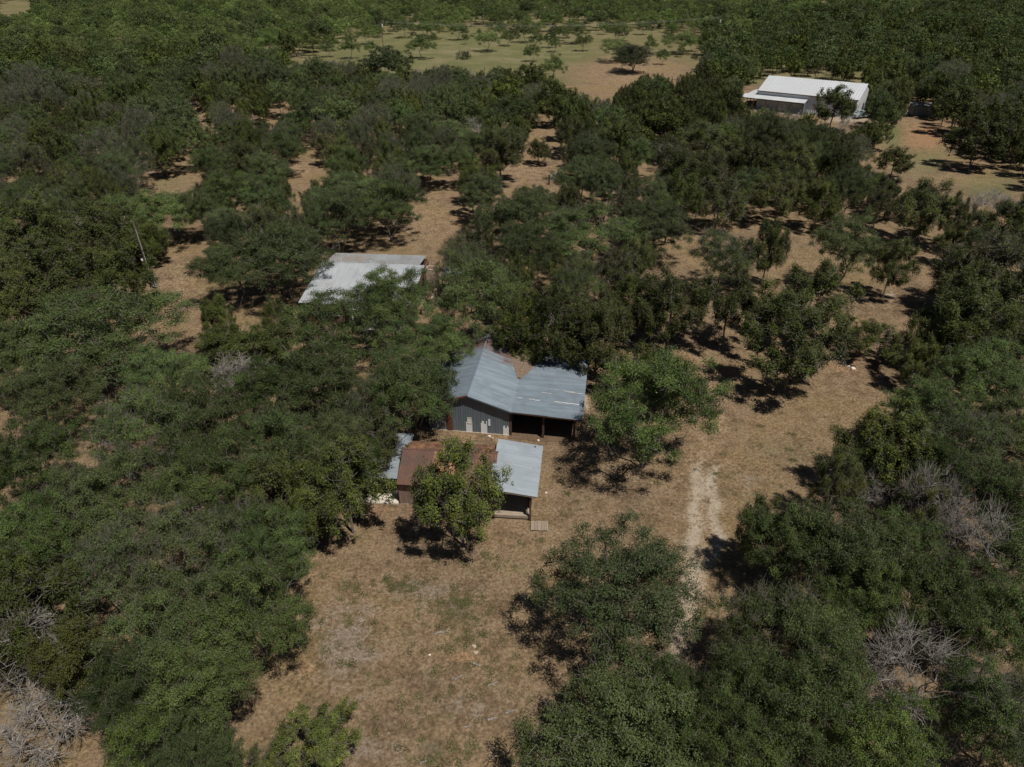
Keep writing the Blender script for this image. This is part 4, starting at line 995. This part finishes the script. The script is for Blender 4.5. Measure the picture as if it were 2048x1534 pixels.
# ---- the long white metal building far off
def metal_building():
    o = empty('metal_building', (64.9, 199.3, 0), -R(33)); tag(o, 'long metal building with a bright white roof and white ribbed walls', 'building')
    L, D = 24.6, 17.2; ze, zr = 4.4, 7.0
    sheets(o, (-.2, D / 2, zr), (L + .4, 0, 0), (0, -D / 2 - .25, ze - zr), 12, 'far_roof', rib=3, depth=.05)
    sheets(o, (-.2, D / 2, zr), (L + .4, 0, 0), (0, D / 2 + .25, ze - zr), 12, 'far_roof', rib=3, depth=.05)
    sheets(o, (0, .05, 0), (L, 0, 0), (0, 0, ze - .1), 24, 'white_wall', rib=2, depth=.07, name='wall_sheet')
    for x in (0, L):
        m = MB(); m.v = [(x, .1, 0), (x, D - .1, 0), (x, D - .1, ze - .05), (x, D / 2, zr - .1), (x, .1, ze - .05)]; m.f = [[0, 1, 2, 3, 4] if x else [4, 3, 2, 1, 0]]; m.build('gable_wall', 'white_wall', o)
    MB().box(0, L, D - .1, D - .04, 0, ze - .05).build('rear_wall', 'white_wall', o)
    MB().tube([(-.25, -.3, ze - .05), (L + .25, -.3, ze - .05)], .13, 5).build('gutter', 'wood_dark', o)
    MB().box(-.1, -.02, -.25, D / 2, ze - .1, ze).build('trim', 'wood_dark', o) if 0 else None
    d = MB().box(L + .03, L + .08, 3.2, 6.6, 0, 3.4).build('roller_door', 'meter', o)
    for k in range(5): MB().box(L + .08, L + .11, 3.25, 6.55, .3 + .65 * k, .36 + .65 * k).build('door_rib', 'white_paint', d)
    for y0 in (9.5, 12.5):
        w = MB().box(L + .03, L + .07, y0, y0 + 1.2, 1.2, 2.2).build('window', 'glass', o); MB().box(L + .07, L + .1, y0 - .08, y0 + 1.28, 1.1, 1.19).build('sill', 'white_paint', w)
    # porch wrapping round the near long side and one end
    sheets(o, (-3.4, 0, 3.4), (16.2, 0, 0), (0, -3.4, -.42), 10, 'far_roof', rib=3, depth=.05)
    sheets(o, (0, 9.5, 3.4), (0, -9.6, 0), (-3.5, 0, -.45), 6, 'far_roof', rib=3, depth=.05)
    MB().box(-3.4, 12.8, -3.38, -3.26, 2.72, 2.92).build('porch_beam', 'wood_dark', o)
    for x in (-3.2, 0., 3.2, 6.4, 9.6, 12.6): MB().box(x - .08, x + .08, -3.4, -3.24, 0, 2.74).build('porch_post', 'wood_dark', o)
    for y in (2.5, 6., 9.3): MB().box(-3.4, -3.24, y - .08, y + .08, 0, 2.9).build('porch_post', 'wood_dark', o)
    MB().box(12.74, 12.8, -3.2, 0, 0, 2.9).build('porch_end_wall', 'siding', o)
    MB().box(-3.4, 12.8, -3.4, 0, -.05, .08).build('porch_floor', 'concrete', o)
    return o
metal_building()
P0 = px(1846, 232)
gs_ = empty('storage_shed', (P0[0], P0[1], 0), -R(8)); tag(gs_, 'small weathered grey storage shed under dark trees', 'shed')
sheets(gs_, (-2.7, 0, 0), (5.4, 0, 0), (0, 0, 2.3), 8, 'siding', rib=2, depth=.05, name='wall_sheet', rusts=lambda i: (.2, .2))
MB().box(-2.7, -2.64, .08, 3.2, 0, 2.3).build('side_wall', 'siding', gs_); MB().box(2.64, 2.7, .08, 3.2, 0, 2.3).build('side_wall', 'siding', gs_); MB().box(-2.7, 2.7, 3.2, 3.26, 0, 2.4).build('rear_wall', 'siding', gs_)
sheets(gs_, (-2.85, -.2, 2.36), (5.7, 0, 0), (0, 3.6, .25), 8, 'galv_grey', rib=2, depth=.04, rusts=lambda i: (.4, .4))

# ================================================================== SMALL THINGS
# pallet lying by the porch bay
P0 = px(1079, 1053); pal = empty('pallet', (P0[0], P0[1], gz(P0[0], P0[1])), -R(3)); tag(pal, 'weathered wooden pallet lying flat on the grass by the shed porch', 'pallet')
for x in (-.58, 0, .58): MB().box(x - .05, x + .05, -.5, .5, .02, .11).build('runner', 'wood_pale', pal)
for i in range(10):
    x = -.6 + i * .133; MB().box(x - .052, x + .052, -.52 + rnd.uniform(-.03, .02), .5 + rnd.uniform(-.06, .03), .112, .135).build('slat', 'wood_pale', pal)
# utility poles
def upole(xb, yb, h, label, arm=True, can=True, lean=0.):
    P = px(xb, yb); o = empty('utility_pole', (P[0], P[1], gz(P[0], P[1])), 0); tag(o, label, 'pole'); o.rotation_euler.y = lean
    MB().tube([(0, 0, -.2), (0, 0, h * .5), (0, 0, h)], [.17, .15, .12], 8).build('pole', 'pole', o)
    if arm:
        MB().box(-1.1, 1.1, -.08, .04, h - .55, h - .42).build('crossarm', 'pole', o)
        for x in (-1., 0., 1.): MB().tube([(x, -.02, h - .42 if x else h), (x, -.02, h - .2 if x else h + .2)], .05, 6).build('insulator', 'transformer', o)
    if can: MB().tube([(.36, -.1, h - 2.1), (.36, -.1, h - 2.05), (.36, -.1, h - 1.1), (.36, -.1, h - 1.02)], [.16, .24, .24, .15], 10).build('transformer', 'transformer', o)
    return o
pA = upole(767, 101, 10.6, 'dark utility pole with a transformer at the near side of the meadow')
pB = upole(1432, 92, 11., 'far utility pole with a white transformer rising from scrub', True, True)
pC = upole(308, 574, 8.8, 'dark wooden pole carrying a grey meter box', False, False, -.03)
MB().box(-.02, .42, -.42, -.2, 1.0, 1.95).build('meter_box', 'meter', pC); MB().box(.1, .5, -.40, -.16, .25, .95).build('lower_box', 'meter', pC)
MB().tube([(.2, -.22, 1.95), (.16, -.2, 2.6), (.12, -.18, 7.8)], .035, 6).build('conduit', 'meter', pC)
MB().tube([(-.35, -.1, 3.7), (-.35, -.1, 3.95)], .13, 8).build('lamp', 'white_paint', pC)
MB().tube([(.2, -.3, 1.98), (.2, -.3, 2.18)], .12, 8).build('meter', 'white_paint', pC)
def wire(a, b, sag, label):
    a, b = Vector(a), Vector(b); n = 24; P = [a.lerp(b, i / n) - Vector((0, 0, sag * 4 * (i / n) * (1 - i / n))) for i in range(n + 1)]
    o = MB().tube(P, .009, 4).build('power_line', 'transformer'); tag(o, label, 'wire')
for x in (-1., 0., 1.):
    la, lb = pA.location, pB.location; z = 10.42 if x else 10.8; zb = 10.8 if x else 11.2
    wire((la.x + x, la.y, z), (lb.x + x, lb.y, zb), 2.4, {-1.: 'power line strung from the meadow pole to the far pole, on the outer left insulators', 0.: 'power line strung between the tops of the meadow pole and far pole', 1.: 'power line strung from the meadow pole to the far pole, on the outer right insulators'}[x])
# pipe gate
P0 = px(1098, 369); P1 = px(1120, 352); dv_ = Vector((P1[0] - P0[0], P1[1] - P0[1], 0)); gt = empty('pipe_gate', (P0[0], P0[1], 0), math.atan2(dv_.y, dv_.x)); tag(gt, 'grey pipe gate hung on a brown post across the sandy track', 'gate')
LG = min(4.6, dv_.length)
MB().box(-.12, .12, -.12, .12, -.1, 1.75).build('post', 'wood_dark', gt); MB().box(LG + .05, LG + .25, -.1, .1, -.1, 1.5).build('post', 'wood_dark', gt)
for z in (.35, .62, .9, 1.18, 1.42): MB().tube([(.12, 0, z), (LG, 0, z)], .032, 6).build('rail', 'transformer', gt)
for x in (.14, LG / 2, LG - .02): MB().tube([(x, 0, .35), (x, 0, 1.42)], .036, 6).build('upright', 'transformer', gt)
# fallen branches bleached on the clearing
def stick(x0, y0, x1, y1, r, label):
    a, b = px(x0, y0), px(x1, y1); n = 6; rr = random.Random(int(x0 * 7 + y0)); L = math.hypot(b[0] - a[0], b[1] - a[1]); P = []; Rr = []
    for i in range(n + 1):
        t = i / n; x = a[0] + (b[0] - a[0]) * t + rr.gauss(0, .04 * L); y = a[1] + (b[1] - a[1]) * t + rr.gauss(0, .04 * L); P.append((x, y, gz(x, y) + r * .8)); Rr.append(r * (1.1 - .7 * t))
    o = empty('fallen_branch', P[0]); tag(o, label, 'branch', 'bleached branches lying on the front clearing'); q = Vector(P[0])
    MB().tube([Vector(p) - q for p in P], Rr, 6).build('limb', 'dead_wood', o)
    for k in (2, 4):
        s = Vector(P[k]) - q; e = s + Vector((rr.uniform(-.5, .5) * L, rr.uniform(-.5, .5) * L, r)) * .5; MB().tube([s, (s + e) / 2 + Vector((0, 0, .03)), e], [r * .6, r * .45, r * .25], 5).build('twig', 'dead_wood', o)
for s in [(705, 1255, 724, 1268, .05, 'bleached branch on the greyish patch near the clearing wood'), (712, 1243, 728, 1234, .045, 'thin bent branch beside the greyish patch'), (870, 1268, 902, 1261, .06, 'bleached branch just below the dark brush patch'),
          (947, 1326, 962, 1334, .06, 'dark short branch below the pale stones'), (910, 1358, 926, 1350, .05, 'thin branch lying alone in the middle of the clearing'), (978, 1370, 998, 1363, .05, 'straight pale branch towards the lone round oak'),
          (1012, 1425, 1036, 1418, .05, 'forked branch on tan ground below the lone round oak'), (975, 1440, 992, 1436, .08, 'stout grey log on the lower clearing'), (929, 1454, 940, 1450, .045, 'short pale stick on the lower clearing'), (980, 1518, 984, 1506, .04, 'upright-lying stick at the foot of the clearing'),
          (840, 1526, 855, 1520, .05, 'stick beside the lower dark brush patch'), (718, 1166, 724, 1160, .04, 'small stick near the wood edge')]: stick(*s)
# stones
def rock(x, y, w, m, label, cat='rock'):
    p = px(x, y); rr = random.Random(int(x * 13 + y)); bm = bmesh.new(); bmesh.ops.create_icosphere(bm, subdivisions=2, radius=w / 2)
    ax = Vector((rr.uniform(.8, 1.3), rr.uniform(.6, 1.1), rr.uniform(.4, .7)))
    for v in bm.verts:
        n = Vector((math.sin(v.co.x * 9 / w + x), math.sin(v.co.y * 8 / w + y), math.sin(v.co.z * 7 / w))) * w * .07
        v.co = Vector((v.co.x * ax.x, v.co.y * ax.y, v.co.z * ax.z)) + n + Vector((rr.gauss(0, .02 * w), rr.gauss(0, .02 * w), rr.gauss(0, .02 * w)))
    me = bpy.data.meshes.new('rock'); bm.to_mesh(me); bm.free(); me.materials.append(M[m]); o = link('rock', me); o.location = (p[0], p[1], gz(p[0], p[1]) + w * .12); o.rotation_euler.z = rr.uniform(0, 6); tag(o, label, cat)
for a in [(1678, 716, .75, 'chalk', 'long white limestone block on the orange bare patch'), (1689, 728, .42, 'chalk', 'small white block beside the orange bare patch'), (1706, 738, .6, 'chalk', 'white limestone lump under the small tufted juniper'), (1661, 714, .3, 'chalk', 'small white stone at the edge of the orange patch'),
          (1698, 733, .35, 'chalk', 'pale stone between two white blocks'), (948, 1294, .34, 'stone', 'tan stone on the clearing below the dark brush patch'), (952, 1306, .32, 'stone', 'smaller tan stone beside its larger twin'), (859, 1309, .17, 'chalk', 'whitish stone alone on the clearing'),
          (1092, 986, .25, 'chalk', 'white lump on the grass beside the porch bay'), (589, 1428, .3, 'chalk', 'white scrap near the wood edge'), (979, 873, .3, 'chalk', 'pale stone at the barn wall foot'), (985, 876, .22, 'stone', 'tan stone at the barn wall foot'), (1077, 881, .28, 'chalk', 'pale stone at the foot of the lean-to post'),
          (1018, 864, .34, 'white_paint', 'white bucket-sized lump at the barn corner'), (1075, 965, .3, 'stone', 'stone beside the porch roof edge')]: rock(*a)
# car parked beside the far building
def car():
    P = px(1722, 236); o = empty('parked_car', (P[0], P[1], 0), R(20)); tag(o, 'pale silver pickup parked at the end of the long metal building', 'car')
    prof = [(-2.6, .5), (2.55, .5), (2.6, .95), (1.35, 1.08), (.75, 1.75), (-.75, 1.78), (-.95, 1.1), (-2.6, 1.1)]
    m = MB(); k = len(prof); m.v = [(x, -.9, z) for x, z in prof] + [(x, .9, z) for x, z in prof]; m.f = [list(range(k)), list(range(k, 2 * k))[::-1]] + [[i, k + i, k + (i + 1) % k, (i + 1) % k] for i in range(k)]; m.build('body', 'car_silver', o)
    MB().box(-.6, .55, -.93, -.905, 1.15, 1.6).build('side_window', 'glass', o); MB().box(-.6, .55, .905, .93, 1.15, 1.6).build('side_window', 'glass', o)
    m = MB(); m.v = [(1.33, -.75, 1.14), (1.33, .75, 1.14), (.82, .75, 1.70), (.82, -.75, 1.70)]; m.v = [(x + .03, y, z + .02) for x, y, z in m.v]; m.f = [[0, 1, 2, 3]]; m.build('windscreen', 'glass', o)
    for x in (-1.7, 1.65):
        for y in (-.92, .92): MB().tube([(x, y - .12, .38), (x, y + .12, .38)], .38, 14).build('wheel', 'rubber', o)
    for y in (-.65, .65): MB().box(2.6, 2.64, y - .18, y + .18, .72, .9).build('headlight', 'white_paint', o)
car()
P0 = px(1811, 229); o_ = empty('white_post', (P0[0], P0[1], 0)); tag(o_, 'white painted post beside the small grey storage shed', 'post'); MB().box(-.12, .12, -.12, .12, -.05, 2.6).build('shaft', 'white_paint', o_); MB().box(-.45, .45, -.3, .3, 0, .35).build('base', 'concrete', o_)
P0 = px(1577, 203); o_ = empty('flue_pipe', (P0[0], P0[1], 0)); tag(o_, 'dark pole rising in front of the long metal building porch', 'pole'); MB().tube([(0, 0, -.1), (0, 0, 5.2)], .12, 8).build('shaft', 'wood_dark', o_); MB().tube([(0, 0, 5.2), (0, 0, 5.4)], .2, 8).build('cap', 'wood_dark', o_)

# low green weeds growing in the clearings
def weed(seed):
    rng = np.random.default_rng(seed); n = 46; P = rng.normal(0, 1, (n, 3)) * [.17, .17, .05]; P[:, 2] = np.abs(P[:, 2]) + .02
    V, F, tt = leaves(rng, P, np.tile([0, 0, 1.], (n, 1)), .10, rng.uniform(.1, .8, n), .5, .6)
    return mesh_np('weed', V, F, ['weed_leaf'], tt)
wm_ = [weed(60 + i) for i in range(4)]; wp = []
for cx, cyy, sx, sy, n in ((860, 1400, 170, 90, 130), (790, 1172, 50, 10, 60), (905, 1202, 36, 8, 40), (1000, 1130, 120, 40, 50), (870, 1500, 40, 24, 30), (1560, 940, 110, 60, 90), (680, 1200, 50, 60, 60), (1100, 1000, 60, 40, 60), (930, 1250, 30, 30, 60), (340, 370, 50, 20, 70)):
    for _ in range(n):
        p = px(rg.normal(cx, sx), rg.normal(cyy, sy)); 
        if 15 < p[1] < 140 and not any(inpoly(p[0], p[1], Q) for Q in FOOT): wp.append((p[0], p[1], gz(p[0], p[1])))
ws = rg.uniform(.35, 1.15, len(wp))
scatter('weeds', np.array(wp), rg.integers(0, 4, len(wp)), rg.uniform(0, 6.28, len(wp)), np.repeat(ws[:, None], 3, 1), wm_, 'small green weeds dotted over the tan clearings', 'weeds')
